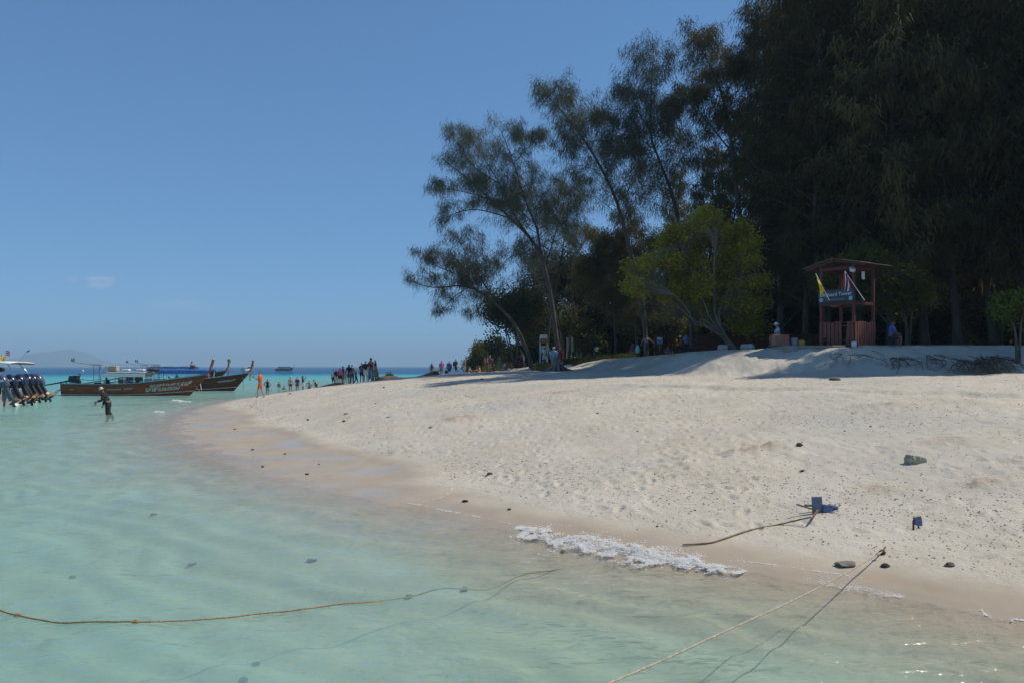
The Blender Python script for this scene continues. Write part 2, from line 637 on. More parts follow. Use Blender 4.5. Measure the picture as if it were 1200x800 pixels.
    sp.inputs['From Min'].default_value = 0.3; sp.inputs['To Min'].default_value = 0.12; sp.inputs['To Max'].default_value = 0.45
    L.new(sheen, sp.inputs['Value']); L.new(sp.outputs[0], b.inputs['Specular IOR Level'])
    # relief: trodden lumps and grains, gone where the water has smoothed it
    h = mth('ADD', mth('MULTIPLY', noise(4.5, 6, None, 0.6), 1.0), mth('MULTIPLY', noise(28, 3), 0.25))
    bp = N.new('ShaderNodeBump')
    bp.inputs['Distance'].default_value = 0.06
    L.new(h, bp.inputs['Height'])
    st = N.new('ShaderNodeMapRange')
    st.inputs['To Min'].default_value = 0.75; st.inputs['To Max'].default_value = 0.03
    L.new(wet.outputs['Fac'], st.inputs['Value']); L.new(st.outputs[0], bp.inputs['Strength'])
    L.new(bp.outputs[0], b.inputs['Normal'])
    return m


u_axis = axis(760, -0.60, 0.66, 26)
rows = np.concatenate([np.array([-30, -12, -3.2]), fan_rows(0.5, 130, 0.05, 1.4), np.geomspace(134, 9000, 60)])
X, Y, fc = fan_grid(u_axis, rows)
Z = land(X, Y)
s_ = shore_dist(X, Y)
# trodden footprints: two-lobed dents with a raised rim, in wandering trails
Zg2 = Z.reshape(len(rows), len(u_axis))
fr2 = random.Random(12)
prints = []
for trail in range(90):
    yy = 8 + 34 * fr2.random() ** 1.3
    xx = fr2.uniform(-.42, .62) * yy
    hd = fr2.choice([2.4, -.7, 2.2, -.9, 1.2, 0.4]) + fr2.gauss(0, .35)
    for k in range(fr2.randint(8, 40)):
        sgn = 1 if k % 2 else -1
        prints.append((xx - math.sin(hd) * .12 * sgn, yy + math.cos(hd) * .12 * sgn, hd + sgn * .12, fr2.uniform(.6, 1.1)))
        st_l = fr2.uniform(.5, .75)
        xx += math.cos(hd) * st_l; yy += math.sin(hd) * st_l
        hd += fr2.gauss(0, .10)
for fx, fy, hd, dp_ in prints:
    if fy < 6.5 or fy > 46:
        continue
    r0_, r1_ = np.searchsorted(rows, (fy - .28, fy + .28))
    c0_, c1_ = np.searchsorted(u_axis, ((fx - .3) / (fy + 4), (fx + .3) / (fy + 4)))
    if r1_ <= r0_ or c1_ <= c0_:
        continue
    Yw_ = rows[r0_:r1_, None]; Xw_ = (Yw_ + 4) * u_axis[None, c0_:c1_]
    zc_ = Zg2[r0_:r1_, c0_:c1_]
    if zc_.mean() < .22:
        continue
    a_ = (Xw_ - fx) * math.cos(hd) + (Yw_ - fy) * math.sin(hd); b_ = -(Xw_ - fx) * math.sin(hd) + (Yw_ - fy) * math.cos(hd)
    q_ = (a_ / .135) ** 2 + (b_ / .062) ** 2
    zc_ += dp_ * (-.034 * np.exp(-q_ ** 1.5) + .012 * np.exp(-(np.sqrt(q_) - 1.5) ** 2 * 3.5))
Z = Zg2.ravel()
me = np_mesh('beach', np.stack([X, Y, Z], 1), fc, sand_material(), True)
wl = Z + 0.055 * fbm(X * 0.25, Y * 0.25, 3, 101) + 0.025 * fbm(X * 1.2, Y * 1.2, 2, 103)
wet = 1 - sstep(0.06, 0.17, wl)
under = 1 - sstep(-0.30, -0.04, Z)
dugm = np.zeros(len(X))
for mx, my, wx, wy, hh in MOUNDS:
    dugm = np.maximum(dugm, np.exp(-1.3 * (((X - mx) / wx) ** 2 + ((Y - my) / wy) ** 2)) * min(1, hh / .1))
set_attr(me, 'dug', dugm)
set_attr(me, 'wet', wet)
set_attr(me, 'under', under)
set_attr(me, 'litter', sstep(0.2, 0.7, Z) * (0.5 + 0.5 * np.exp(-((s_ - 3.2) / 1.8) ** 2) + 0.45 * np.exp(-((s_ - 13) / 2.5) ** 2)))
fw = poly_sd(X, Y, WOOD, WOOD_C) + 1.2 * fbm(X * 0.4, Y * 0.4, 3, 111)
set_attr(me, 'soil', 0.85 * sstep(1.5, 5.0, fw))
beach = tag(link('beach', me), 'pale sandy beach sloping up to the trees', None, None, 'structure')


# --- water
def water_material():
    m, nt, b, out = new_mat('sea_water')
    N, L = nt.nodes, nt.links
    nt.nodes.remove(b)
    geo = N.new('ShaderNodeNewGeometry')
    dp = N.new('ShaderNodeAttribute'); dp.attribute_name = 'depth'

    def mth(op, a, b_=None):
        n = N.new('ShaderNodeMath'); n.operation = op
        for k, v in enumerate((a, b_)):
            if v is None: continue
            if isinstance(v, (int, float)): n.inputs[k].default_value = v
            else: L.new(v, n.inputs[k])
        return n.outputs[0]

    def noise(scale, detail, stretch, dist=0.0):
        n = N.new('ShaderNodeTexNoise'); n.inputs['Scale'].default_value = scale; n.inputs['Detail'].default_value = detail
        n.inputs['Distortion'].default_value = dist
        mp = N.new('ShaderNodeMapping'); mp.inputs['Scale'].default_value = stretch
        mp.inputs['Rotation'].default_value = (0, 0, math.radians(18))
        L.new(geo.outputs['Position'], mp.inputs['Vector']); L.new(mp.outputs[0], n.inputs['Vector'])
        return n.outputs['Fac']

    h = mth('ADD', mth('ADD', mth('MULTIPLY', noise(0.9, 3, (0.7, 1.6, 1), 0.6), 0.55), mth('MULTIPLY', noise(3.6, 3, (0.7, 1.5, 1), 0.8), 0.36)), mth('MULTIPLY', noise(13, 2, (0.8, 1.3, 1)), 0.075))
    bp = N.new('ShaderNodeBump'); bp.inputs['Strength'].default_value = 0.85; bp.inputs['Distance'].default_value = 0.28
    L.new(h, bp.inputs['Height'])
    # what the water itself scatters, by depth
    dn = mth('ADD', dp.outputs['Fac'], mth('MULTIPLY', mth('SUBTRACT', noise(0.12, 4, (0.5, 1.6, 1)), 0.5), 0.5))
    r = N.new('ShaderNodeValToRGB'); e = r.color_ramp.elements
    stops = [(0.0, (0.48, 0.54, 0.42)), (0.07, (0.345, 0.555, 0.475)), (0.16, (0.15, 0.465, 0.44)), (0.32, (0.025, 0.30, 0.35)), (0.50, (0.010, 0.20, 0.29)), (1.0, (0.006, 0.075, 0.18))]
    while len(e) < len(stops): e.new(0.5)
    for k, (p, c) in enumerate(stops):
        e[k].position = p; e[k].color = (*c, 1)
    L.new(mth('DIVIDE', dn, 10.0), r.inputs['Fac'])
    body = N.new('ShaderNodeBsdfDiffuse'); L.new(r.outputs['Color'], body.inputs['Color'])
    # tint of what is seen through it: exp(-k depth)
    def att(k):
        return mth('POWER', math.e, mth('MULTIPLY', mth('MAXIMUM', dp.outputs['Fac'], 0.0), -k))
    cb = N.new('ShaderNodeCombineColor')
    for k, s in ((0.52, 'Red'), (0.05, 'Green'), (0.13, 'Blue')):
        L.new(att(k), cb.inputs[s])
    tr = N.new('ShaderNodeBsdfTransparent'); L.new(cb.outputs[0], tr.inputs['Color'])
    turb = mth('SUBTRACT', 1.0, att(0.85))
    m1 = N.new('ShaderNodeMixShader'); L.new(turb, m1.inputs[0]); L.new(tr.outputs[0], m1.inputs[1]); L.new(body.outputs[0], m1.inputs[2])
    gl = N.new('ShaderNodeBsdfGlossy'); gl.inputs['Roughness'].default_value = 0.04; L.new(bp.outputs[0], gl.inputs['Normal'])
    gl.inputs['Color'].default_value = (0.95, 0.97, 1, 1)
    fr = N.new('ShaderNodeFresnel'); fr.inputs['IOR'].default_value = 1.333; L.new(bp.outputs[0], fr.inputs['Normal'])
    fk = mth('MINIMUM', mth('MULTIPLY', fr.outputs[0], 0.8), 0.30)
    m2 = N.new('ShaderNodeMixShader'); L.new(fk, m2.inputs[0]); L.new(m1.outputs[0], m2.inputs[1]); L.new(gl.outputs[0], m2.inputs[2])
    L.new(m2.outputs[0], out.inputs['Surface'])
    return m


def swell(x, y, s):
    """Height of the water surface: small ripples, and low wavelets running in along the shore."""
    fade = 1 - sstep(40, 110, y)
    t = 0.030 * fbm(x * 0.55, y * 0.9, 3, 201) * fade + 0.020 * fbm(x * 1.9, y * 3.2, 2, 207) * fade
    ph = s + 0.9 * fbm(x * 0.16, y * 0.16, 2, 211)
    env = sstep(-0.3, 0.35, fbm(x * 0.11 + 3.3, y * 0.11, 2, 217))
    for s0, wd, hh in ((-2.6, 0.35, 0.07), (-5.2, 0.55, 0.06), (-9.0, 0.8, 0.05)):
        t = t + hh * env * np.exp(-((ph - s0) / wd) ** 2) * (1 - sstep(30, 60, y))
    return t * sstep(-0.2, -1.6, s) + 0.006 * fbm(x * 1.5, y * 1.5, 2, 221)


u_w = axis(420, -0.66, 0.66, 20)
rows_w = np.concatenate([np.array([-30, -12, -3.2]), fan_rows(0.5, 160, 0.085, 1.32), np.geomspace(165, 9000, 50)])
Xw, Yw, fw_ = fan_grid(u_w, rows_w)
Zg = land(Xw, Yw)
sw = shore_dist(Xw, Yw)
keep = (Zg < 0.9).reshape(len(rows_w), len(u_w))
fk_ = (Zg[fw_] < 0.30).any(1) & (sw[fw_] < 14).all(1)
Zw = 0.012 + swell(Xw, Yw, sw)
dry_tuck = sstep(0.03, 0.3, Zg)
Zw = Zw - dry_tuck * 0.25
me = np_mesh('sea', np.stack([Xw, Yw, Zw], 1), fw_[fk_], water_material(), True)
set_attr(me, 'depth', np.clip(Zw - land(Xw, Yw, False), 0, 40))
sea = tag(link('sea', me), 'clear turquoise shallow sea deepening to blue at the horizon', None, None, 'structure')
# ---------------------------------------------------------------- trees
BARK = mat('casuarina_bark', (0.085, 0.07, 0.056), 0.9, 0.4, 3.0, 0.8, stretch=(1, 1, 0.25))
BARK_PALE = mat('pale_bark', (0.20, 0.165, 0.125), 0.9, 0.35, 4.0, 0.7, stretch=(1, 1, 0.3))
NEEDLE = leaf_mat('casuarina_needles', (0.070, 0.078, 0.046), (0.135, 0.138, 0.082), 0.4, 0.35)
NEEDLE_D = leaf_mat('dense_casuarina_needles', (0.062, 0.060, 0.026), (0.19, 0.155, 0.060), 0.45, 0.16)
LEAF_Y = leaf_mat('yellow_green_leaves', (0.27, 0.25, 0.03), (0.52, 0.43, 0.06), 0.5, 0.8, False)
LEAF_G = leaf_mat('shrub_leaves', (0.09, 0.10, 0.02), (0.20, 0.19, 0.04), 0.4, 0.9)
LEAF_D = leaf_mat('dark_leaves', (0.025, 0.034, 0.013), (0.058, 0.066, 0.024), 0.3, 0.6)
TWIG = mat('bare_twigs', (0.15, 0.12, 0.095), 0.9, 0.3, 3.0)


def unit(a):
    return a / (np.linalg.norm(a, axis=-1, keepdims=True) + 1e-9)


def strands(base, lead, n, length, width, droop, spread, R):
    """n thin hanging needle strands per base point -> vertices and triangles."""
    B = np.repeat(base, n, 0)
    Ld = np.repeat(lead, n, 0)
    M = len(B)
    B = B + R.normal(0, spread, (M, 3))
    d = unit(Ld * 0.5 + R.normal(0, 0.34, (M, 3)) + np.array([0, 0, -droop]))
    ln = length * R.uniform(0.45, 1.25, (M, 1))
    side = unit(np.cross(d, R.normal(0, 1, (M, 3)))) * width * R.uniform(0.6, 1.3, (M, 1))
    V = np.stack([B - side / 2, B + side / 2, B + d * ln], 1).reshape(-1, 3)
    Fc = np.arange(M * 3).reshape(-1, 3)
    return V, Fc


def leaves(base, n, size, spread, R, up=0.35):
    """n small leaf-shaped quads per base point."""
    B = np.repeat(base, n, 0)
    M = len(B)
    B = B + R.normal(0, spread, (M, 3))
    nrm = unit(R.normal(0, 1, (M, 3)) + np.array([0, 0, up]))
    a = unit(np.cross(nrm, R.normal(0, 1, (M, 3))))
    b = np.cross(nrm, a)
    s = size * R.uniform(0.55, 1.3, (M, 1))
    V = np.stack([B - a * s * 0.5, B + b * s * 0.30 + nrm * s * .05, B + a * s * 0.5, B - b * s * 0.30 + nrm * s * .05], 1).reshape(-1, 3)
    return V, np.arange(M * 4).reshape(-1, 4)


class Skeleton:
    """Limbs as tapering paths, and the points where foliage hangs."""
    def __init__(self, seed):
        self.R = np.random.default_rng(seed)
        self.r = random.Random(seed)
        self.mb = MB()
        self.fb = []; self.fd = []

    def limb(self, pts, r0, r1, sides=6):
        n = len(pts)
        self.mb.tube(pts, [r0 + (r1 - r0) * (i / (n - 1)) ** 0.85 for i in range(n)], sides)

    def hang(self, path, start, step, jitter=0.06):
        """Foliage points along a path."""
        L = [0]
        for a, b in zip(path[:-1], path[1:]):
            L.append(L[-1] + (b - a).length)
        t = start * L[-1]
        while t <= L[-1]:
            k = next(i for i in range(1, len(L)) if L[i] >= t - 1e-6)
            q = (t - L[k - 1]) / max(L[k] - L[k - 1], 1e-6)
            d = path[k] - path[k - 1]
            self.fb.append(path[k - 1].lerp(path[k], q)); self.fd.append(d.normalized())
            t += step * self.r.uniform(0.7, 1.3)

    def sprout(self, p, d, length, r0, lift, droop, depth, fstep, sub=4, sublen=0.45):
        """A curving branch that carries smaller ones and foliage."""
        r = self.r
        n = 6
        pts = [p.copy()]
        cur = d.normalized()
        for i in range(n):
            t = i / n
            cur = (cur + Vector((r.gauss(0, .10), r.gauss(0, .10), lift * (1 - t) * 0.16 - droop * t * 0.22))).normalized()
            pts.append(pts[-1] + cur * length / n)
        self.limb(pts, r0, max(r0 * 0.25, 0.006), 4 if depth else 3)
        if depth > 0:
            for k in range(sub):
                t = 0.25 + 0.75 * (k + r.random()) / sub
                i = min(int(t * n), n - 1)
                q = pts[i].lerp(pts[i + 1], t * n - i)
                ax = (pts[i + 1] - pts[i]).normalized()
                side = ax.cross(Vector((r.gauss(0, 1), r.gauss(0, 1), r.gauss(0.2, .6)))).normalized()
                self.sprout(q, ax * 0.65 + side * 0.8, length * sublen * r.uniform(0.6, 1.15) * (1.15 - 0.4 * t), r0 * 0.42, lift, droop,
                            depth - 1, fstep, max(2, sub - 1), sublen)
            self.hang(pts, 0.6, fstep * 1.4)
        else:
            self.hang(pts, 0.15, fstep)
        return pts


def crown_branches(sk, path, t0, t1, count, length, r0, elev=(0.15, 0.7), lift=0.8, droop=0.9, fstep=0.3, sub=4, bias=None, depth=1, lprof=None, sublen=.45):
    """Branches all round a stem between two fractions of its height."""
    r = sk.r
    n = len(path) - 1
    az = r.uniform(0, 6.28)
    for k in range(count):
        t = t0 + (t1 - t0) * (k + r.random() * 0.8) / count
        i = min(int(t * n), n - 1)
        p = path[i].lerp(path[i + 1], t * n - i)
        az += 2.4 + r.uniform(-0.5, 0.5)
        el = r.uniform(*elev)
        d = Vector((math.cos(az) * math.cos(el), math.sin(az) * math.cos(el), math.sin(el)))
        if bias is not None:
            d = (d + Vector(bias)).normalized()
        tt = (t - t0) / max(t1 - t0, 1e-6)
        prof = lprof(tt) if lprof else (1.0 - 0.62 * tt)
        sk.sprout(p, d, length * prof * r.uniform(0.65, 1.2), max(r0 * (1 - .6 * tt), .012), lift, droop, depth, fstep, sub, sublen)


def finish_tree(sk, name, label, base, foliage, bark, needle=True, n=6, length=0.4, width=0.05, droop=0.9, spread=0.14, cat='tree', group=None, extra=None):
    """Empty at the foot > trunk (with its limbs), crown."""
    root = thing(name, label, cat, base, 0, group)
    tm = sk.mb.mesh('trunk', bark, True)
    tm.transform(Matrix.Translation(-Vector(base)))
    link('trunk', tm, root)
    fb = np.array([tuple(p) for p in sk.fb]) - np.array(tuple(base))
    fd = np.array([tuple(p) for p in sk.fd])
    if needle:
        V, Fc = strands(fb, fd, n, length, width, droop, spread, sk.R)
    else:
        V, Fc = leaves(fb, n, length, spread, sk.R)
    link('crown', np_mesh('crown', V, Fc, foliage), root)
    return root, len(Fc) * (1 if needle else 2)


TRI = 0


def px_path(Y, pts, k=4, dy=0.0):
    """Stem through photograph points, leaning back by dy metres along its length."""
    n = len(pts)
    return catmull([P(x, y, Y + dy * i / max(n - 1, 1)) for i, (x, y) in enumerate(pts)], k)


def leaning_casuarina(label, Y, stem, r0, limbs, seed, n=6, count=16, length=3.2, t0=0.35, fstep=0.3, width=0.045, slen=0.42, droop=1.0, sub=5, dy=2.0, foliage=None, bias=None, spread=.20):
    global TRI
    sk = Skeleton(seed)
    stem = list(stem)
    foot = P(stem[0][0], stem[0][1], Y)
    base = Vector((foot.x, Y, H(foot.x, Y) - 0.05))
    r0 *= 0.72
    path = px_path(Y, stem, 4, dy)
    path[0] = base.copy()
    flare = [base + (path[1] - base) * 0.0, base + (path[1] - base) * 0.25] + path[1:]
    nn = len(flare)
    rr = [r0 * 1.5, r0 * 1.1] + [r0 * (1 - 0.86 * (i / (nn - 3)) ** 0.9) for i in range(nn - 2)]
    sk.mb.tube(flare, rr, 8)
    crown_branches(sk, path, t0, 0.99, int(count * 1.9), length * 1.45, r0 * 0.16, fstep=fstep, sub=sub, bias=bias, depth=2, sublen=.56)
    sk.hang(path, 0.88, fstep)
    for lb, lr, ldy, lc, ll in limbs:
        lp = px_path(Y + dy * 0.5, lb, 4, ldy)
        sk.limb(lp, lr, 0.015, 5)
        crown_branches(sk, lp, 0.14, 0.99, int(lc * 2.2), ll * 1.45, lr * 0.3, fstep=fstep, sub=sub, depth=2, sublen=.56)
        sk.hang(lp, 0.55, fstep)
    root, t = finish_tree(sk, 'casuarina_tree', label, base, foliage or NEEDLE, BARK, True, n, slen, width, droop, spread, group='casuarinas along the edge of the beach')
    TRI += t
    return root


# the leaning tree over the bathers: forked stem, open feathery crown
leaning_casuarina('tall leaning casuarina with an open forked crown above the paddlers and bathers', 62,
    [(657, 424), (652, 395), (645, 345), (634, 302), (620, 278), (598, 256), (575, 234), (548, 210), (518, 186)], 0.30,
    [([(634, 300), (629, 268), (615, 233), (602, 192), (586, 150)], 0.13, -1.5, 12, 2.6),
     ([(622, 280), (600, 248), (585, 215), (562, 178), (550, 160)], 0.09, 1.5, 9, 2.2),
     ([(598, 256), (560, 246), (530, 252), (518, 270)], 0.06, -1.0, 6, 1.7),
     ([(640, 325), (625, 300), (600, 300), (585, 318)], 0.06, 1.0, 6, 1.8),
     ([(640, 310), (652, 270), (660, 240), (664, 215)], 0.06, 1.0, 7, 2.0),
     ([(575, 234), (548, 226), (524, 222), (508, 226)], 0.05, 1.0, 6, 1.6),
     ([(602, 192), (622, 170), (634, 158)], 0.04, 1.0, 6, 1.5),
     ([(585, 215), (556, 196), (536, 168), (528, 156)], 0.05, -1.0, 6, 1.6)], 3, n=6, count=13, length=2.6, t0=0.45, fstep=0.24, width=0.027, slen=0.55)
leaning_casuarina('low casuarina leaning far out over the sand beside the sunbathers', 68,
    [(623, 424), (612, 398), (600, 376), (584, 359), (562, 342), (540, 335), (508, 337), (478, 329)], 0.26,
    [([(590, 362), (565, 330), (548, 300), (536, 278)], 0.09, 1.5, 8, 2.4),
     ([(562, 342), (535, 322), (512, 312), (495, 300)], 0.07, -1.5, 7, 2.0),
     ([(548, 337), (528, 352), (514, 372)], 0.05, 0.5, 5, 1.6),
     ([(575, 350), (560, 360), (552, 375)], 0.05, 0.5, 4, 1.4)], 5, n=6, count=11, length=2.4, t0=0.4, fstep=0.24, width=0.028, slen=0.55)
leaning_casuarina('casuarina with a single long bare stem leaning seaward behind the picnic crowd', 60,
    [(758, 420), (752, 350), (737, 288), (724, 240), (709, 206), (692, 176), (671, 146), (652, 124), (637, 107)], 0.26,
    [([(709, 206), (722, 185), (735, 178), (742, 185)], 0.05, 1, 5, 1.6),
     ([(692, 176), (702, 150), (704, 135)], 0.04, 1, 5, 1.3),
     ([(671, 146), (664, 165), (664, 190)], 0.03, -1, 4, 1.2)], 9, n=6, count=26, length=3.0, t0=0.30, fstep=0.24, width=0.030, slen=0.55, bias=(0.0, 0, -0.05))
leaning_casuarina('casuarina with an upright forked top next to the bare leaning stem', 58,
    [(812, 418), (806, 330), (795, 259), (784, 217), (771, 184), (763, 157), (763, 105), (766, 66)], 0.26,
    [([(764, 158), (752, 138), (742, 120), (730, 104)], 0.06, 1, 7, 1.8),
     ([(768, 175), (740, 158), (716, 148), (704, 142)], 0.04, -1, 3, 1.0),
     ([(766, 160), (785, 140), (792, 120)], 0.05, -1, 6, 1.6)], 13, n=6, count=28, length=3.2, t0=0.28, fstep=0.24, width=0.032, slen=0.55)
leaning_casuarina('tall casuarina with a thin drooping tip at the left flank of the dark stand', 56,
    [(880, 416), (872, 300), (862, 212), (855, 154), (848, 118), (837, 88), (824, 62), (814, 42)], 0.28,
    [([(858, 180), (835, 150), (818, 128), (808, 112)], 0.06, -1, 8, 2.0),
     ([(846, 112), (860, 95), (868, 80)], 0.05, 1, 5, 1.4)], 17, n=7, count=22, length=2.3, t0=0.3, fstep=0.27, width=0.042, slen=0.52, foliage=NEEDLE_D)
leaning_casuarina('very tall casuarina rising beyond the top of the stand behind the yellow tree', 54,
    [(915, 414), (914, 300), (911, 200), (908, 120), (906, 50), (904, -20), (902, -60)], 0.32,
    [([(908, 120), (892, 80), (884, 50), (880, 15)], 0.06, -1, 6, 1.5), ([(906, 90), (918, 50), (924, 10)], 0.07, 1, 9, 2.2)],
    23, n=7, count=26, length=2.5, t0=0.3, fstep=0.27, width=0.042, slen=0.52, foliage=NEEDLE_D)
leaning_casuarina('slender feathery casuarina standing behind the forked leaning one', 70,
    [(640, 424), (645, 370), (655, 320), (662, 275), (666, 240), (668, 222)], 0.16, [([(650, 345), (632, 315), (618, 300)], 0.05, 1, 7, 1.9), ([(655, 320), (680, 290), (690, 275)], 0.05, 1, 7, 1.9)],
    27, n=5, count=22, length=2.5, t0=0.2, fstep=0.27, width=0.030, slen=0.5)
leaning_casuarina('short bushy casuarina filling the gap beside the bare leaning stem', 66,
    [(722, 422), (720, 370), (716, 330), (712, 300), (708, 285)], 0.16, [([(718, 350), (700, 325), (688, 312)], 0.05, 1, 7, 1.9)],
    29, n=6, count=24, length=2.6, t0=0.15, fstep=0.24, width=0.05, slen=0.45, foliage=NEEDLE_D)
leaning_casuarina('young casuarina with drooping foliage between the bare leaning stem and the yellow tree', 64,
    [(746, 420), (745, 370), (742, 325), (738, 285), (735, 255)], 0.15, [([(744, 340), (728, 315), (716, 300)], 0.05, 1, 6, 1.7), ([(742, 325), (760, 300), (770, 285)], 0.05, 1, 6, 1.7)],
    51, n=6, count=22, length=2.3, t0=0.15, fstep=0.25, width=0.04, slen=0.5, foliage=NEEDLE_D)
print('leaning trees', TRI)


# dense stand: four models, then copies
def stand_tree(seed, height, count, length, n, t0=0.13):
    sk = Skeleton(seed)
    r = sk.r
    pts = [Vector((0, 0, -0.1))]
    for i in range(1, 9):
        pts.append(Vector((pts[-1].x + r.gauss(0, .22), pts[-1].y + r.gauss(0, .22), height * i / 8)))
    path = catmull(pts, 3)
    nn = len(path)
    sk.mb.tube(path, [0.21 * (1.35 if i == 0 else 1) * (1 - 0.88 * (i / (nn - 1)) ** .9) for i in range(nn)], 8)
    for k in range(7):          # short dead stubs low on the stem
        h = r.uniform(1.2, height * 0.24)
        a = r.uniform(0, 6.28)
        b = Vector((pts[1].x * .3, pts[1].y * .3, h))
        d = Vector((math.cos(a), math.sin(a), r.uniform(-.1, .5)))
        sk.limb([b, b + d * r.uniform(.4, .9), b + d * r.uniform(1.0, 1.9) + Vector((0, 0, r.uniform(-.3, .3)))], .03, .008, 4)
    crown_branches(sk, path, t0, 0.995, count, length, 0.10, elev=(0.0, 0.65), lift=0.6, droop=1.0, fstep=0.30, sub=5,
                   lprof=lambda t: (0.75 + 0.9 * t) if t < 0.28 else (1.0 - 0.75 * (t - 0.28) / 0.72))
    return finish_tree(sk, 'casuarina_tree', 'tall dark casuarina in the dense stand', Vector((0, 0, 0)), NEEDLE_D, BARK, True, n, 0.60, 0.085, 1.1, 0.24)


protos = []
for sd, hh, cn, ln, n in ((101, 26, 105, 4.4, 11), (102, 29, 112, 4.7, 11), (103, 23, 96, 4.6, 11), (104, 27, 108, 4.2, 11)):
    pr, t = stand_tree(sd, hh, cn, ln, n)
    TRI += t
    protos.append(pr)
print('with stand', TRI)
STAND = [  # px, Y, model, scale, turn
    (945, 50, 0, 0.92, 0.3), (968, 47, 1, 1.0, 1.7), (1010, 49, 2, 1.12, 2.9), (1045, 46, 3, 1.05, 4.2), (1085, 48, 0, 1.1, 5.1), (1122, 45, 1, 1.0, 0.9),
    (1165, 47, 3, 1.1, 2.2), (1205, 44, 2, 1.15, 3.3), (1250, 46, 0, 1.05, 4.5), (1300, 44, 1, 1.0, 5.7), (1360, 46, 3, 1.0, 1.1),
    (920, 60, 3, 0.85, 2.5), (968, 58, 2, 1.1, 0.2), (1000, 60, 0, 1.1, 3.8), (1040, 57, 1, 1.1, 5.4), (1080, 60, 3, 1.1, 1.4), (1125, 57, 2, 1.2, 2.0), (1170, 60, 1, 1.1, 4.9), (1215, 57, 0, 1.1, 0.6),
    (870, 68, 1, 0.72, 1.2), (930, 72, 0, 0.95, 2.8), (985, 72, 3, 1.2, 4.4), (1045, 72, 2, 1.3, 0.1), (1105, 72, 1, 1.2, 3.0), (1165, 72, 0, 1.2, 5.0), (1225, 70, 3, 1.2, 1.9),
    (835, 76, 2, 0.85, 3.5), (795, 84, 3, 0.72, 0.8), (1440, 50, 2, 1.1, 2.4), (1290, 58, 2, 1.2, 2.4),
    (1420, 40, 0, 1.0, 0.4), (1560, 41, 1, 0.95, 1.4), (1700, 42, 3, 1.0, 2.4), (1490, 46, 2, 1.1, 3.4), (1640, 47, 0, 1.05, 4.4),
    (1305, 35.2, 3, 0.8, 0.7), (1400, 36, 0, 0.9, 2.7), (1520, 37, 2, 1.0, 5.2)]
used = set()
for px, Yt, k, sc, rz in STAND:
    o = protos[k] if k not in used else copy_tree(protos[k])
    used.add(k)
    x = (px - 600) / F * Yt
    o.location = (x, Yt, H(x, Yt) - 0.05)
    o.rotation_euler = (0, 0, rz)
    o.scale = (sc, sc, sc)
    row = 'end' if px <= 930 else 'front' if Yt < 51 else 'middle' if Yt < 65 else 'rear'
    o['label'] = {'end': 'tall dark casuarina at the thinner end of the stand behind the yellow tree',
                  'front': 'tall dark casuarina in the front rank of the dense stand, just behind the lifeguard tower',
                  'middle': 'tall dark casuarina in the middle rank of the dense stand behind the lifeguard tower',
                  'rear': 'tall dark casuarina in the rearmost rank of the dense stand'}[row]
    o['group'] = 'casuarinas of the stand, ' + row


# broad-leaved trees
def broadleaf(name, label, foot, stems, clusters, foliage, bark, seed, n, size, spread, group=None, bare=()):
    """stems: paths with radii; clusters: (centre, radii, twig count)."""
    global TRI
    sk = Skeleton(seed)
    r = sk.r
    tips = []
    for path, r0, r1 in stems:
        pts = catmull(path, 4)
        sk.limb(pts, r0, r1, 6)
        tips += pts[len(pts) // 2:]
    for c, rad, cnt in clusters:
        c = Vector(c)
        near = sorted(tips, key=lambda q: (q - c).length)[:6]
        for k in range(cnt):
            while True:
                q = Vector((r.uniform(-1, 1), r.uniform(-1, 1), r.uniform(-1, 1)))
                if 0.25 < q.length < 1: break
            e = c + Vector((q.x * rad[0], q.y * rad[1], q.z * rad[2]))
            s = r.choice(near)
            mid = s.lerp(e, 0.5) + Vector((r.gauss(0, .15), r.gauss(0, .15), r.gauss(0.1, .15)))
            pp = [s, s.lerp(mid, .5), mid, mid.lerp(e, .5) + Vector((r.gauss(0, .06), r.gauss(0, .06), r.gauss(0, .06))), e]
            sk.limb(pp, 0.02, 0.006, 3)
            sk.fb.append(e); sk.fd.append((e - mid).normalized())
            sk.fb.append(mid.lerp(e, .6)); sk.fd.append((e - mid).normalized())
    for a, b, cnt in bare:          # leafless twiggy patch
        a, b = Vector(a), Vector(b)
        for k in range(cnt):
            e = b + Vector((r.gauss(0, .75), r.gauss(0, .6), r.gauss(0, .55)))
            m_ = a.lerp(e, .5) + Vector((r.gauss(0, .2), r.gauss(0, .2), r.gauss(0.15, .2)))
            sk.limb([a, m_, e], .018, .005, 3)
            for q in range(3):
                f0 = m_.lerp(e, r.random())
                sk.limb([f0, f0 + Vector((r.gauss(0, .3), r.gauss(0, .3), r.gauss(.1, .25)))], .008, .004, 3)
    root, t = finish_tree(sk, name, label, foot, foliage, bark, False, n, size, 0, 0, spread, group=group)
    TRI += t
    return root


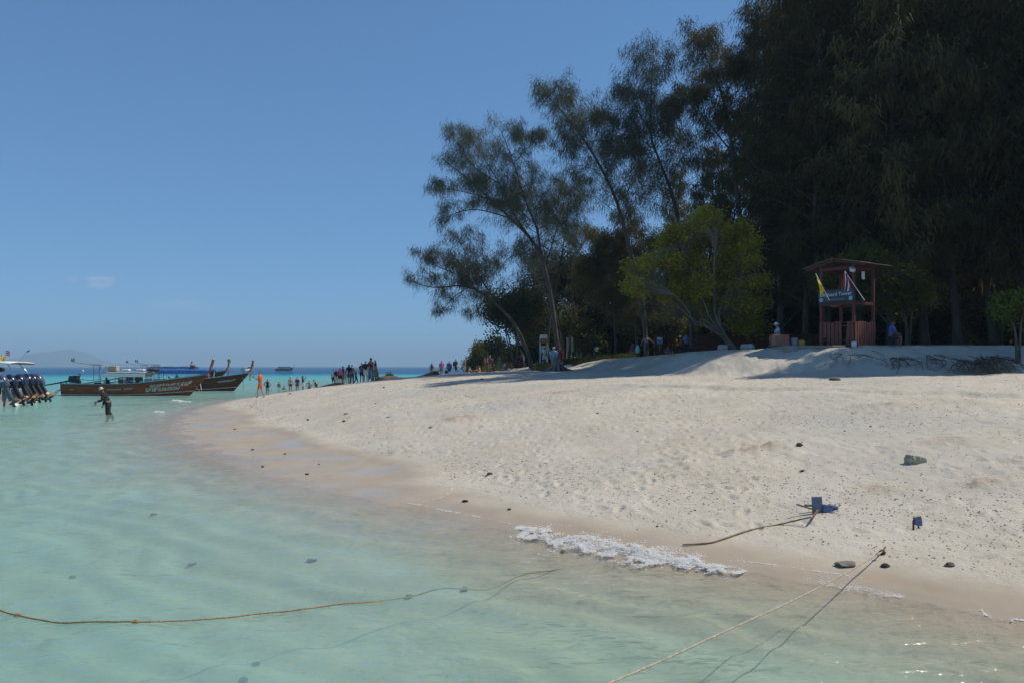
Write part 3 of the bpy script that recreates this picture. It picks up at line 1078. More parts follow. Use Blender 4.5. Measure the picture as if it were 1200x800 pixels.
# the yellow-green tree with its fan of grey stems leaning left
YT = 47
ft = onground(862, YT, -0.1)
def yp(px, py, dy=0.0):
    return P(px, py, YT + dy)
st = []
sr = random.Random(4)
for k, (x1, y1, x2, y2, dy) in enumerate([(812, 375, 770, 330, -.6), (822, 370, 785, 300, .5), (828, 362, 800, 285, -.4), (834, 360, 820, 272, .8), (838, 355, 840, 275, -.8), (842, 352, 862, 285, .5),
                                          (820, 378, 765, 352, 1.0), (830, 368, 806, 320, 1.3), (846, 358, 878, 310, -.5), (815, 380, 790, 345, -1.2), (836, 350, 850, 300, 1.6)]):
    off = Vector((sr.gauss(0, .12), sr.gauss(0, .15), 0))
    st.append(([ft + off, yp(851 + sr.uniform(-3, 3), 398, dy * .2), yp(838 + (x1 - 838) * .6, 383 + (y1 - 383) * .5, dy * .6), yp(x1, y1, dy), yp((x1 + x2) / 2 + sr.uniform(-4, 4), (y1 + y2) / 2, dy * 1.5), yp(x2, y2, dy * 2)], 0.10 if k < 6 else .07, 0.02))
cl = []
yr = random.Random(18)
for x, y in [(822, 262), (800, 272), (845, 266), (862, 276), (780, 288), (806, 290), (832, 286), (852, 294), (876, 288), (760, 304), (786, 310), (812, 308), (838, 312), (862, 312), (884, 308),
             (744, 318), (768, 326), (794, 330), (820, 332), (846, 334), (868, 334), (888, 330), (755, 338), (806, 350), (832, 354), (856, 354), (876, 356), (890, 350), (842, 372), (870, 376), (884, 384), (786, 278), (872, 268), (828, 254), (740, 332), (778, 345)]:
    rr_ = yr.uniform(.48, .92)
    cl.append((yp(x + yr.uniform(-5, 5), y + yr.uniform(-4, 4), yr.uniform(-1.5, 1.2)), (rr_ * 1.15, rr_ * 1.1, rr_ * .75), int(70 * rr_)))
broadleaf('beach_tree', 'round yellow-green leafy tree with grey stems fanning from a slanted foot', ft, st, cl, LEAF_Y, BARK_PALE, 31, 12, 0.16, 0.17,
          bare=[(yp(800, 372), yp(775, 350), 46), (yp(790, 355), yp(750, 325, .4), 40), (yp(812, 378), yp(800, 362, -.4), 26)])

# leafy tree behind and right of the tower, and the small bright one at the right-hand edge
GT = 39.5
def gp(px, py, dy=0.0):
    return P(px, py, GT + dy)
fg = onground(1062, GT, -0.1)
st = [([fg, gp(1062, 380), gp(1052, 350, .3), gp(1030, 320, .6)], .12, .02), ([fg + Vector((.2, .1, 0)), gp(1068, 372), gp(1072, 345, -.3), gp(1075, 325, -.3)], .08, .02),
      ([fg + Vector((-.3, .3, 0)), gp(1045, 385, .4), gp(1010, 345, 1.4), gp(985, 315, 1.8)], .08, .02)]
cl = [(gp(1050, 330, .4), (1.5, 1.5, 1.0), 130), (gp(1072, 345, 0), (1.05, 1.2, .8), 90), (gp(1025, 310, .9), (1.3, 1.2, .75), 90), (gp(1035, 352, .4), (1.3, 1.2, .7), 80), (gp(985, 318, 1.8), (1.5, 1.2, .9), 90), (gp(965, 330, 2.0), (.8, 1, 1.0), 40), (gp(1005, 345, 1.8), (1.2, 1, .9), 60), (gp(1015, 300, 1.0), (1.2, .9, .45), 40)]
broadleaf('leafy_shrub_tree', 'dull green leafy tree arching behind the lifeguard tower', fg, st, cl, LEAF_G, BARK, 37, 10, 0.14, 0.19)
RT = 31.5
fr_ = onground(1192, RT, -0.1)
def rp_(px, py, dy=0.0):
    return P(px, py, RT + dy)
st = [([fr_, rp_(1190, 392), rp_(1186, 375, .2), rp_(1180, 360, .3)], .07, .02), ([fr_ + Vector((.15, .1, 0)), rp_(1196, 385), rp_(1200, 365), rp_(1205, 352)], .06, .02)]
cl = [(rp_(1180, 356, .2), (.62, .6, .42), 46), (rp_(1205, 352, .2), (.8, .7, .45), 50), (rp_(1172, 364, .1), (.35, .4, .3), 16), (rp_(1215, 375), (.7, .6, .5), 36), (rp_(1180, 372, .2), (.4, .4, .2), 12)]
broadleaf('leafy_shrub_tree', 'small bright green leafy tree at the top of the sand bank away from the tower', fr_, st, cl, leaf_mat('bright_leaves', (0.06, 0.10, 0.018), (0.12, 0.165, 0.03), .4, .8, False), BARK, 39, 11, 0.13, 0.15)

# dark broad-leaved trees at the foot of the leaning casuarinas
def round_tree(label, px, Yt, top, halfw, low, seed, foliage=LEAF_D, group=None, dens=1.0, lean=0):
    f0 = onground(px, Yt, -0.1)
    k = Yt / F
    zt = CAMZ + (429 - top) * k
    zl = CAMZ + (429 - low) * k
    w = halfw * k
    zc = (zt + zl) / 2
    hz = (zt - zl) / 2
    rr = random.Random(seed)
    st = []
    for a in range(4):
        an = rr.uniform(0, 6.28)
        e = Vector((f0.x + lean + math.cos(an) * w * .5, Yt + math.sin(an) * w * .5, zc + hz * rr.uniform(-.1, .5)))
        st.append(([f0 + Vector((rr.gauss(0, .12), rr.gauss(0, .12), 0)), f0.lerp(e, .4) + Vector((rr.gauss(0, .2), rr.gauss(0, .2), .3)), e], .13, .02))
    cl = []
    for a in range(9):
        cl.append((Vector((f0.x + lean + rr.uniform(-.62, .62) * w, Yt + rr.uniform(-.6, .6) * w, zc + rr.uniform(-.55, .55) * hz)), (w * .48, w * .48, hz * .45), int(46 * dens)))
    return broadleaf('broadleaf_tree', label, f0, st, cl, foliage, BARK, seed, 10, 0.24, 0.30, group)


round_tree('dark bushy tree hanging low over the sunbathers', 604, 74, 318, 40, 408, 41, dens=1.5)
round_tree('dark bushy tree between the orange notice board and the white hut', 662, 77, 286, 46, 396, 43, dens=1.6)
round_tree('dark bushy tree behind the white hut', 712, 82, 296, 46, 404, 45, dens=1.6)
round_tree('olive bushy tree behind the woman in the pink shirt', 758, 88, 330, 50, 412, 47, LEAF_G, dens=1.5)
round_tree('olive bushy tree behind the leaning stems of the bathers\' casuarinas', 640, 90, 320, 60, 422, 48, LEAF_G, dens=1.5)

# undergrowth closing the view under the stand: two models, many copies
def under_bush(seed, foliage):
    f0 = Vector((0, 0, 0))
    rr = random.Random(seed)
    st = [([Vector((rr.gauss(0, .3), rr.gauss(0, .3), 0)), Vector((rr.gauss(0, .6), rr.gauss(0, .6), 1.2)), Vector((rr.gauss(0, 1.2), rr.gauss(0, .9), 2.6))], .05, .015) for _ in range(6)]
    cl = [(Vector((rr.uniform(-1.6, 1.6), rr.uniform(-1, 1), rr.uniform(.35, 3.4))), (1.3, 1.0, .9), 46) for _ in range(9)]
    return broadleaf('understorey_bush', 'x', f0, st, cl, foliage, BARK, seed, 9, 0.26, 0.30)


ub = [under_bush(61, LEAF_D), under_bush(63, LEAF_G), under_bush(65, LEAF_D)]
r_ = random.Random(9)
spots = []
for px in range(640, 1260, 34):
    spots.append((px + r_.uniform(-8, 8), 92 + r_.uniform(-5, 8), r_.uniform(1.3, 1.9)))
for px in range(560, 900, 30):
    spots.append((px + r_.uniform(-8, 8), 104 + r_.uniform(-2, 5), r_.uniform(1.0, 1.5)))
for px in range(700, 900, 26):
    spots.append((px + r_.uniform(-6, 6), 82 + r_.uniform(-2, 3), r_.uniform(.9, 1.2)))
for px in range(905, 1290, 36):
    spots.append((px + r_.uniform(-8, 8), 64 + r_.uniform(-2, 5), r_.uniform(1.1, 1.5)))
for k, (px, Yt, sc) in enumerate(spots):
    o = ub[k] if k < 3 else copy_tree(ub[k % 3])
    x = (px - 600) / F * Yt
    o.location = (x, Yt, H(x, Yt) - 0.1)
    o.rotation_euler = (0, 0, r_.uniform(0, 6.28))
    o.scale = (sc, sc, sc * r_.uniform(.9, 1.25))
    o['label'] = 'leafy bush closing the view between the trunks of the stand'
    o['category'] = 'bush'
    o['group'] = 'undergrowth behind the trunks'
print('all foliage tris', TRI)
# ---------------------------------------------------------------- boats
WOOD_BROWN = mat('hull_brown_wood', (0.22, 0.075, 0.03), 0.75, 0.35, 3.0, 0.25, spec=0.12, stretch=(0.4, 1, 4))
WOOD_DARK = mat('hull_dark_wood', (0.11, 0.042, 0.025), 0.75, 0.35, 3.0, 0.25, spec=0.12, stretch=(0.4, 1, 4))
WOOD_DECK = mat('deck_wood', (0.20, 0.125, 0.07), 0.7, 0.3, 4.0, 0.2, stretch=(0.4, 2, 1))
PROW_RED = mat('prow_red_brown', (0.22, 0.075, 0.05), 0.55, 0.3, 4.0, 0.2)
TEAL = mat('gunwale_teal_paint', (0.10, 0.26, 0.30), 0.5, 0.2, 5.0)
CREAM = mat('cream_strake', (0.50, 0.43, 0.34), 0.6, 0.25, 4.0)
WHITE = mat('white_paint', (0.72, 0.72, 0.70), 0.45, 0.08, 4.0)
GREYW = mat('weathered_grey', (0.36, 0.36, 0.35), 0.7, 0.2, 4.0)
STEEL = mat('stainless_steel', (0.55, 0.56, 0.57), 0.25, 0.1, 5.0, metal=1.0)
IRON = mat('oily_dark_metal', (0.035, 0.035, 0.037), 0.45, 0.4, 8.0, 0.3, metal=0.6)
BLUE_T = mat('blue_tarpaulin', (0.035, 0.12, 0.38), 0.5, 0.2, 3.0, 0.4)
NAVY_T = mat('navy_tarpaulin', (0.02, 0.05, 0.14), 0.6, 0.2, 3.0, 0.4)
GREY_T = mat('grey_canopy', (0.30, 0.31, 0.30), 0.8, 0.15, 3.0, 0.3)
GREEN_T = mat('green_tarpaulin', (0.10, 0.28, 0.16), 0.7, 0.2, 3.0, 0.3)
ORANGE_C = mat('orange_cloth', (0.62, 0.17, 0.06), 0.85, 0.15, 8.0)
PINK_C = mat('pink_cloth', (0.55, 0.16, 0.22), 0.85, 0.15, 8.0)
YELLOW_C = mat('yellow_cloth', (0.62, 0.44, 0.04), 0.85, 0.15, 8.0)
GREEN_C = mat('green_cloth', (0.13, 0.36, 0.26), 0.85, 0.15, 8.0)
TAN = mat('tan_box', (0.42, 0.36, 0.22), 0.8, 0.15, 6.0)
INK = mat('white_lettering', (0.80, 0.78, 0.68), 0.7, 0.1, 9.0)
ROPE = mat('rope', (0.42, 0.32, 0.19), 0.9, 0.3, 30.0, 0.8, bscale=90)
BLACK = mat('black_rubber', (0.02, 0.02, 0.022), 0.7, 0.3, 8.0)
SKINS = [mat('skin_tan', (0.30, 0.17, 0.11), 0.6, 0.12, 6), mat('skin_light', (0.45, 0.28, 0.20), 0.6, 0.12, 6), mat('skin_brown', (0.17, 0.09, 0.055), 0.6, 0.12, 6)]


def sheer(t, hb):
    return 0.90 + 0.08 * (1 - t) ** 2 + (hb - 0.90) * max(0, (t - 0.35) / 0.65) ** 2.0


def half_beam(t):
    b = 0.70 + 0.30 * math.sin(min(t / 0.45, 1) * math.pi / 2) if t < 0.45 else 1.0 * (1 - ((t - 0.45) / 0.55) ** 2.3)
    return max(b, 0.035)


def hull_pt(t, q, side, L, hb, inset=0.0):
    """Point on the hull skin: t along, q 0 keel .. 1 gunwale."""
    b = max(half_beam(t) - inset, 0.012)
    zb = -0.28 + 0.10 * t ** 6 + inset * 0.8
    zt = sheer(t, hb)
    prof = ((0, 0.0), (0.18, 0.70), (0.42, 0.90), (0.7, 0.965), (1.0, 1.0))
    for (q0, y0), (q1, y1) in zip(prof[:-1], prof[1:]):
        if q <= q1 + 1e-9:
            yy = y0 + (y1 - y0) * (q - q0) / (q1 - q0); break
    z = zb + (zt - zb) * q
    x = t * L + 0.85 * max(0, z + 0.1) * t ** 5
    return Vector((x, side * b * yy, z))


def scribble(mb, origin, ax, upv, w, h, n, seed, th):
    """A row of looped brush letters."""
    r = random.Random(seed)
    o = Vector(origin); ax = Vector(ax).normalized(); upv = Vector(upv).normalized()
    cw = w / n
    for i in range(n):
        x0 = i * cw
        hh = h * r.uniform(0.7, 1.0)
        sty = r.randrange(4)
        if sty == 0: path = [(0, 0), (.05, hh), (.5, hh), (.6, hh * .5), (.15, hh * .5)]
        elif sty == 1: path = [(.6, hh), (.1, hh * .8), (.1, .1 * hh), (.6, 0), (.65, hh * .45), (.35, hh * .45)]
        elif sty == 2: path = [(0, hh), (.1, 0), (.4, hh * .6), (.65, 0), (.75, hh)]
        else: path = [(.1, 0), (.1, hh * .7), (.4, hh), (.7, hh * .7), (.7, 0), (.4, hh * .25)]
        mb.tube([o + ax * (x0 + a * cw) + upv * b for a, b in path], th, 4)


def longtail(label, loc, rz, hullm, hb=1.65, roof=None, tframe=True, sash=None, tipwrap=None, letters=None, group=None, L=10.2, prow_h=3.0, strake=True, engine=True, cargo=False, simple=False):
    B = thing('longtail_boat', label, 'boat', loc, rz, group)
    nt_, nq = 28, 8
    mb = MB()
    W = 2 * nq + 1
    rowsv = []
    for layer, ins in ((0, 0.0), (1, 0.05)):
        for i in range(nt_ + 1):
            t = i / nt_
            for j in range(-nq, nq + 1):
                rowsv.append(hull_pt(t, abs(j) / nq, -1 if j < 0 else 1, L, hb, ins))
    fs = []
    N1 = (nt_ + 1) * W
    for i in range(nt_):
        for j in range(W - 1):
            a = i * W + j
            fs.append((a, a + 1, a + W + 1, a + W))
            fs.append((N1 + a, N1 + a + W, N1 + a + W + 1, N1 + a + 1))
        for j in (0, W - 1):
            a = i * W + j
            fs.append((a, a + W, N1 + a + W, N1 + a) if j == 0 else (a + W, a, N1 + a, N1 + a + W))
    fs.append(tuple(range(W)))                       # transom outside
    fs.append(tuple(N1 + k for k in reversed(range(W))))
    mb.add(rowsv, fs)
    mb.build('hull', hullm, B, True)
    for s in (-1, 1):
        g_ = MB(); g_.tube([hull_pt(i / 30, 1.0, s, L, hb) + Vector((0, s * 0.02, 0.015)) for i in range(31)], 0.055, 6)
        g_.build('gunwale', TEAL, B, True)
    if strake:
        for s in (-1, 1):
            k_ = MB(); k_.tube([hull_pt(i / 30, 0.30, s, L, hb) + Vector((0, s * 0.015, 0)) for i in range(31)], 0.045, 5)
            k_.build('rubbing_strake', CREAM, B, True)
    # stem post running up into the tall prow
    tip = Vector((L + 2.05, 0, prow_h))
    a0 = hull_pt(1, 0.15, 1, L, hb); a0.y = 0
    a1 = hull_pt(1, 1.0, 1, L, hb); a1.y = 0
    st_ = MB(); st_.tube(catmull([a0, a0.lerp(a1, .5), a1, a1.lerp(tip, .5) + Vector((.04, 0, -.03)), tip], 4),
                         [0.08] * 8 + [0.11, 0.14, 0.155, 0.17, .18, .19, .195, .20, .20], 8, flat=0.5)
    st_.build('prow', PROW_RED if not simple else hullm, B, True)
    d_ = MB(); d_.grid(lambda u, v: Vector((0.3 + u * (L - 1.2), (v - .5) * 1.75 * max(half_beam(u * .9 + .02) - .05, .02), 0.30 + 0.35 * max(0, u - .7))), 20, 2)
    d_.build('deck', WOOD_DECK, B)
    for x in (3.0, 4.4, 5.8, 7.2):
        t = x / L
        w_ = MB(); w_.box((x, 0, sheer(t, hb) - 0.16), (0.28, 2 * half_beam(t) - 0.16, 0.04)); w_.build('thwart', WOOD_DECK, B)
    if roof:
        (x0, x1, rm, zt, side_m) = roof
        rf = MB(); rf.sheet(lambda u, v: Vector((x0 + u * (x1 - x0), (v - .5) * 1.9, zt + 0.14 * math.cos((v - .5) * 2.6) + 0.02 * math.sin(u * 19))), 12, 8, 0.035)
        rfo = rf.build('canopy', rm, B, True)
        for s in (-1, 1):
            e_ = MB(); e_.sheet(lambda u, v: Vector((x0 + u * (x1 - x0), s * (0.955 + .02 * math.sin(u * 25)), zt - 0.02 - v * 0.28)), 14, 1, 0.02)
            e_.build('canopy_edge', side_m, rfo)
        for x in np.linspace(x0 + .15, x1 - .15, 5):
            for s in (-1, 1):
                zb = sheer(x / L, hb)
                p_ = MB(); p_.tube([(x, s * (half_beam(x / L) - .05), zb), (x, s * 0.9, zt + .02)], 0.028, 6); p_.build('canopy_post', WHITE, B)
    if tframe:
        x = 2.6
        for s in (-1, 1):
            for dx in (0, 0.55):
                p_ = MB(); p_.tube([(x + dx, s * .45, .35), (x + dx, s * .45, 2.45)], .03, 6); p_.build('frame_post', GREYW, B)
        p_ = MB(); p_.box((x + .3, 0, 2.50), (1.0, 1.2, .05)); p_.build('frame_roof', GREYW, B)
        p_ = MB(); p_.tube([(x + .4, -.1, 2.55), (x - .8, -.15, 2.62), (x - 1.9, -.2, 2.78)], .035, 6); p_.build('boom', GREYW, B)
        for k in (0, .16):
            p_ = MB(); p_.lathe([(.02, 0), (.05, .04), (.05, .22), (.02, .27)], (x - 1.75 - k, -.2, 2.80), 8); p_.build('lamp', BLACK, B)
    if engine:
        e = MB()
        e.bevbox((0.75, 0, 1.28), (0.75, 0.5, 0.42), .05, (0, .1, 0))
        e.bevbox((0.95, 0, 1.55), (0.42, 0.42, 0.22), .04)
        e.lathe([(.10, 0), (.2, .02), (.2, .12), (.1, .14)], (.35, .0, 1.3), 12, (0, math.pi / 2, 0))
        e.tube([(1.1, .15, 1.5), (1.2, .15, 1.72), (1.05, .15, 1.8)], .04, 6)
        e.box((1.15, 0, 1.12), (.2, .34, .3)); e.box((.45, .1, 1.55), (.25, .2, .16))
        eo = e.build('engine', IRON, B)
        p_ = MB(); p_.tube([(.4, 0, 1.22), (-1.2, 0, 0.92), (-4.3, 0, .50)], [.07, .055, .04], 8); so = p_.build('propeller_shaft', IRON, B)
        p_ = MB()
        for k in range(3):
            a = k * 2.09
            p_.box((-4.33, math.cos(a) * .1, .49 + math.sin(a) * .1), (.03, .1 + .08 * abs(math.cos(a)), .1 + .08 * abs(math.sin(a))), (a, .3, 0))
        p_.build('propeller', STEEL, so)
        p_ = MB(); p_.tube([(1.1, 0, 1.35), (2.2, 0, 1.25), (3.0, .05, 1.35)], .022, 6); p_.build('tiller', IRON, B)
        p_ = MB(); p_.tube([(.15, 0, .3), (.15, 0, 1.1)], .06, 8); p_.box((.15, 0, .7), (.22, .9, .12)); p_.build('engine_mount', WOOD_DECK, B)
        p_ = MB()
        for s in (-.18, .18):
            p_.tube([(-.05, s, .55), (-.5, s, .45), (-.9, s, .1), (-.95, s, -.3)], .03, 6)
        for k in range(3):
            p_.tube([(-.45 - k * .2, -.18, .42 - k * .17), (-.45 - k * .2, .18, .42 - k * .17)], .025, 6)
        p_.build('boarding_ladder', STEEL, B)
    if sash:
        for k, (cm, t_, ln, sy) in enumerate(sash):
            q = a1.lerp(tip, t_)
            p_ = MB(); p_.lathe([(.10, -.07), (.17, -.03), (.17, .04), (.10, .08)], q, 10, (0, .75, 0), (1, .8, 1)); so = p_.build('prow_sash', cm, B, True)
            p_ = MB(); p_.sheet(lambda u, v: q + Vector((.12 + u * .13 + .04 * math.sin(v * 7), sy * (.12 + .03 * math.sin(v * 5 + u)), -.03 - v * ln)), 2, 7, .012)
            p_.build('hanging_cloth', cm, so)
    if tipwrap:
        q0 = a1.lerp(tip, .74)
        p_ = MB(); p_.tube([q0, q0.lerp(tip, .5), tip + Vector((-.02, 0, -.02))], [.20, .215, .215], 8, flat=.55); p_.build('tip_wrap', tipwrap, B, True)
    else:
        p_ = MB(); p_.tube([a1.lerp(tip, .96), tip + Vector((.03, 0, .035))], .212, 8, flat=.54); p_.build('prow_cap', GREYW, B, True)
    if letters:
        for (t_, q_, w_, h_, n_, sd, th) in letters:
            p_ = MB()
            m0 = hull_pt(t_, q_, -1, L, hb); m1 = hull_pt(t_ + w_ / L, q_, -1, L, hb)
            for i in range(n_):
                t1 = t_ + (w_ / L) * i / n_
                a = hull_pt(t1, q_, -1, L, hb); b = hull_pt(t1 + w_ / L / n_, q_, -1, L, hb); c = hull_pt(t1, min(q_ + .2, 1), -1, L, hb)
                scribble(p_, a + Vector((0, -.022, 0)), b - a, c - a, (b - a).length, h_, 1, sd + i, th)
            p_.build('lettering', INK, B)
    if cargo:
        p_ = MB(); p_.bevbox((4.1, -.2, roof[3] + .38), (.72, .6, .42), .03); p_.build('roof_crate', TAN, B)
        for x in (5.1, 6.3):
            p_ = MB(); p_.bevbox((x, -.1, roof[3] + .26), (.62, .5, .16), .05); p_.build('life_raft_bundle', WHITE, B)
        p_ = MB(); p_.lathe([(.05, 0), (.45, .04), (.5, .14), (.36, .26), (.1, .3)], (7.3, 0, roof[3] + .14), 12); p_.build('rope_heap', BLACK, B)
        p_ = MB(); p_.bevbox((2.9, -.4, .85), (.5, .3, .5), .05); p_.build('engine_box', BLACK, B)
    return B


def sea_at(px, Y):
    return Vector(((px - 600) / F * Y, Y, 0.0))


la = longtail('brown longtail boat with teal rail, crate-topped grey roof and pale lettering along its side', sea_at(76, 66), math.radians(1.0), WOOD_BROWN, 1.72,
              roof=(3.6, 7.0, GREY_T, 1.85, WHITE), letters=[(0.68, .42, 2.3, .38, 10, 3, .028), (0.71, .66, 1.9, .26, 9, 33, .022), (0.90, .60, .6, .42, 3, 13, .032), (0.38, .62, 1.2, .11, 10, 21, .012), (0.52, .64, .7, .11, 6, 51, .012), (0.08, .62, .35, .09, 4, 71, .012)], cargo=True,
              sash=[(PINK_C, .03, .25, -1)])
lb = longtail('longtail boat with a green-wrapped prow tip and orange sash, lying behind the other two', sea_at(142, 90), 0.0, WOOD_DARK, 1.95,
              roof=(3.4, 8.4, NAVY_T, 2.25, BLUE_T), sash=[(ORANGE_C, .05, .55, -1), (PINK_C, .10, .8, -1)], tipwrap=GREEN_C, prow_h=3.25, letters=[(0.74, .6, 2.0, .3, 10, 5, .022)], strake=False)
lc = longtail('dark brown longtail boat with orange and yellow sashes, bow closest to the strip of sand', sea_at(152, 78.5), math.radians(-0.5), WOOD_DARK, 1.75,
              roof=(2.6, 8.2, BLUE_T, 2.0, BLUE_T), sash=[(ORANGE_C, .03, .4, -1), (YELLOW_C, .0, .75, -1)], letters=[(0.84, .66, 1.2, .2, 7, 9, .018)])
# streamer and lines hanging from the bows
p_ = MB(); p_.tube(catmull([(12.25, -.05, 2.95), (12.32, -.08, 2.3), (12.4, -.05, 1.75)], 4), [.03, .05, .045, .04, .04, .035, .03, .03, .02], 5); p_.build('streamer', GREYW, lc)
p_ = MB(); p_.tube([(11.25, -.18, 1.4), (11.3, -.2, .75), (11.3, -.2, .1)], .03, 5); p_.build('mooring_line', ROPE, lc)
p_ = MB(); p_.tube([(6.75, -1.0, 1.0), (6.75, -1.02, .2), (6.75, -1.02, -.35)], .05, 6); p_.build('fender', WHITE, lc)
p_ = MB(); p_.tube([(7.35, -1.0, 1.05), (7.42, -1.02, .55), (7.5, -1.02, .12)], .035, 6); p_.build('fender', WHITE, lc)
p_ = MB(); p_.tube([(10.6, -.1, 1.0), (11.4, -.6, .3), (12.2, -1.2, -.3)], .02, 5); p_.build('mooring_line', ROPE, la)
lf = longtail('far longtail boat with green awning out on the open water', sea_at(323, 440), 0.0, WOOD_DARK, 1.5, roof=(1.5, 8.4, GREEN_T, 1.75, GREEN_T), tframe=False, engine=False, simple=True, L=8.6, prow_h=3.0)
for s in (-1, 1):
    p_ = MB(); p_.sheet(lambda u, v: Vector((1.6 + u * 6.6, s * (.93 + .02 * math.sin(u * 30)), .85 + v * 1.0)), 16, 2, .03); p_.build('side_curtain', mat('pale_green_curtain', (.22, .42, .26), .8, .3, 3), lf)
lf.scale = (1, 1, 1.25)

# man on the roof end of the rear boat
COWL = mat('outboard_cowl_navy', (0.014, 0.020, 0.045), 0.18, 0.15, 5.0)
COWL2 = mat('outboard_cowl_grey', (0.07, 0.085, 0.12), 0.2, 0.15, 5.0)
MARK = mat('outboard_stripe_silver', (0.6, 0.62, 0.66), 0.35, 0.1, 5.0)
PROPB = mat('bronze_propeller', (0.40, 0.20, 0.09), 0.45, 0.2, 8.0, metal=0.7)
HULLG = mat('grey_gelcoat', (0.40, 0.41, 0.42), 0.3, 0.08, 2.0)


def outboard(parent, y, z, tilt, cowl):
    """Outboard motor hanging behind the transom (x < 0 is aft), tilted up."""
    R = Matrix.Rotation(tilt, 3, 'Y')
    o = Vector((-0.25, y, z))

    def T(p):
        return o + R @ Vector(p)
    c = MB()
    prof = [(-.34, .0, .16, .17), (-.30, .10, .27, .22), (-.28, .42, .31, .235), (-.26, .68, .29, .22), (-.24, .84, .20, .16), (-.23, .88, .06, .06)]
    vs_, fs = [], []
    for cx, cz, rx, ry in prof:
        for k in range(12):
            a = 2 * math.pi * k / 12
            ca, sa = math.cos(a), math.sin(a)
            sq = lambda w: math.copysign(abs(w) ** .6, w)
            vs_.append(T((cx + sq(ca) * rx, sq(sa) * ry, cz)))
    for i in range(len(prof) - 1):
        for k in range(12):
            fs.append((i * 12 + k, i * 12 + (k + 1) % 12, (i + 1) * 12 + (k + 1) % 12, (i + 1) * 12 + k))
    fs.append(tuple(reversed(range(12)))); fs.append(tuple((len(prof) - 1) * 12 + k for k in range(12)))
    c.add(vs_, fs)
    co = c.build('outboard_cowl', cowl, parent, True)
    s = MB()
    for sy in (-1, 1):
        s.sheet(lambda u, v: T((-.50 + .42 * u, sy * (.247 - .012 * abs(u - .5)), .34 + .12 * v + .10 * u)), 4, 1, .012)
    s.build('cowl_stripe', MARK, co)
    l = MB()
    l.bevbox(T((-.30, 0, -.38)), (.26, .17, .80), .03, R)
    l.bevbox(T((-.36, 0, -.80)), (.50, .26, .03), .01, R)
    l.lathe([(.02, -.32), (.075, -.2), (.085, .1), (.06, .25)], T((-.36, 0, -1.0)), 8, R @ Matrix.Rotation(-math.pi / 2, 3, 'Y'))
    l.bevbox(T((-.30, 0, -1.16)), (.16, .03, .24), .01, R)
    lo = l.build('outboard_leg', BLACK if cowl is COWL else COWL2, parent)
    pr = MB()
    for k in range(3):
        a = k * 2.094 + y
        pr.add([T((-.66, math.cos(a + d) * rr, -1.0 + math.sin(a + d) * rr)) + R @ Vector((dx, 0, 0)) for d, rr, dx in ((-.5, .06, .03), (-.55, .21, .08), (.0, .26, 0), (.5, .2, -.07), (.4, .06, -.03))] , [(0, 1, 2, 3, 4)])
        pr.add([T((-.64, math.cos(a + d) * rr, -1.0 + math.sin(a + d) * rr)) + R @ Vector((dx, 0, 0)) for d, rr, dx in ((-.5, .06, .03), (-.55, .21, .08), (.0, .26, 0), (.5, .2, -.07), (.4, .06, -.03))] , [(4, 3, 2, 1, 0)])
    pr.build('propeller', PROPB, lo)
    b = MB(); b.bevbox((-.06, y, z - .05), (.16, .3, .42), .02); b.build('engine_bracket', BLACK, parent)


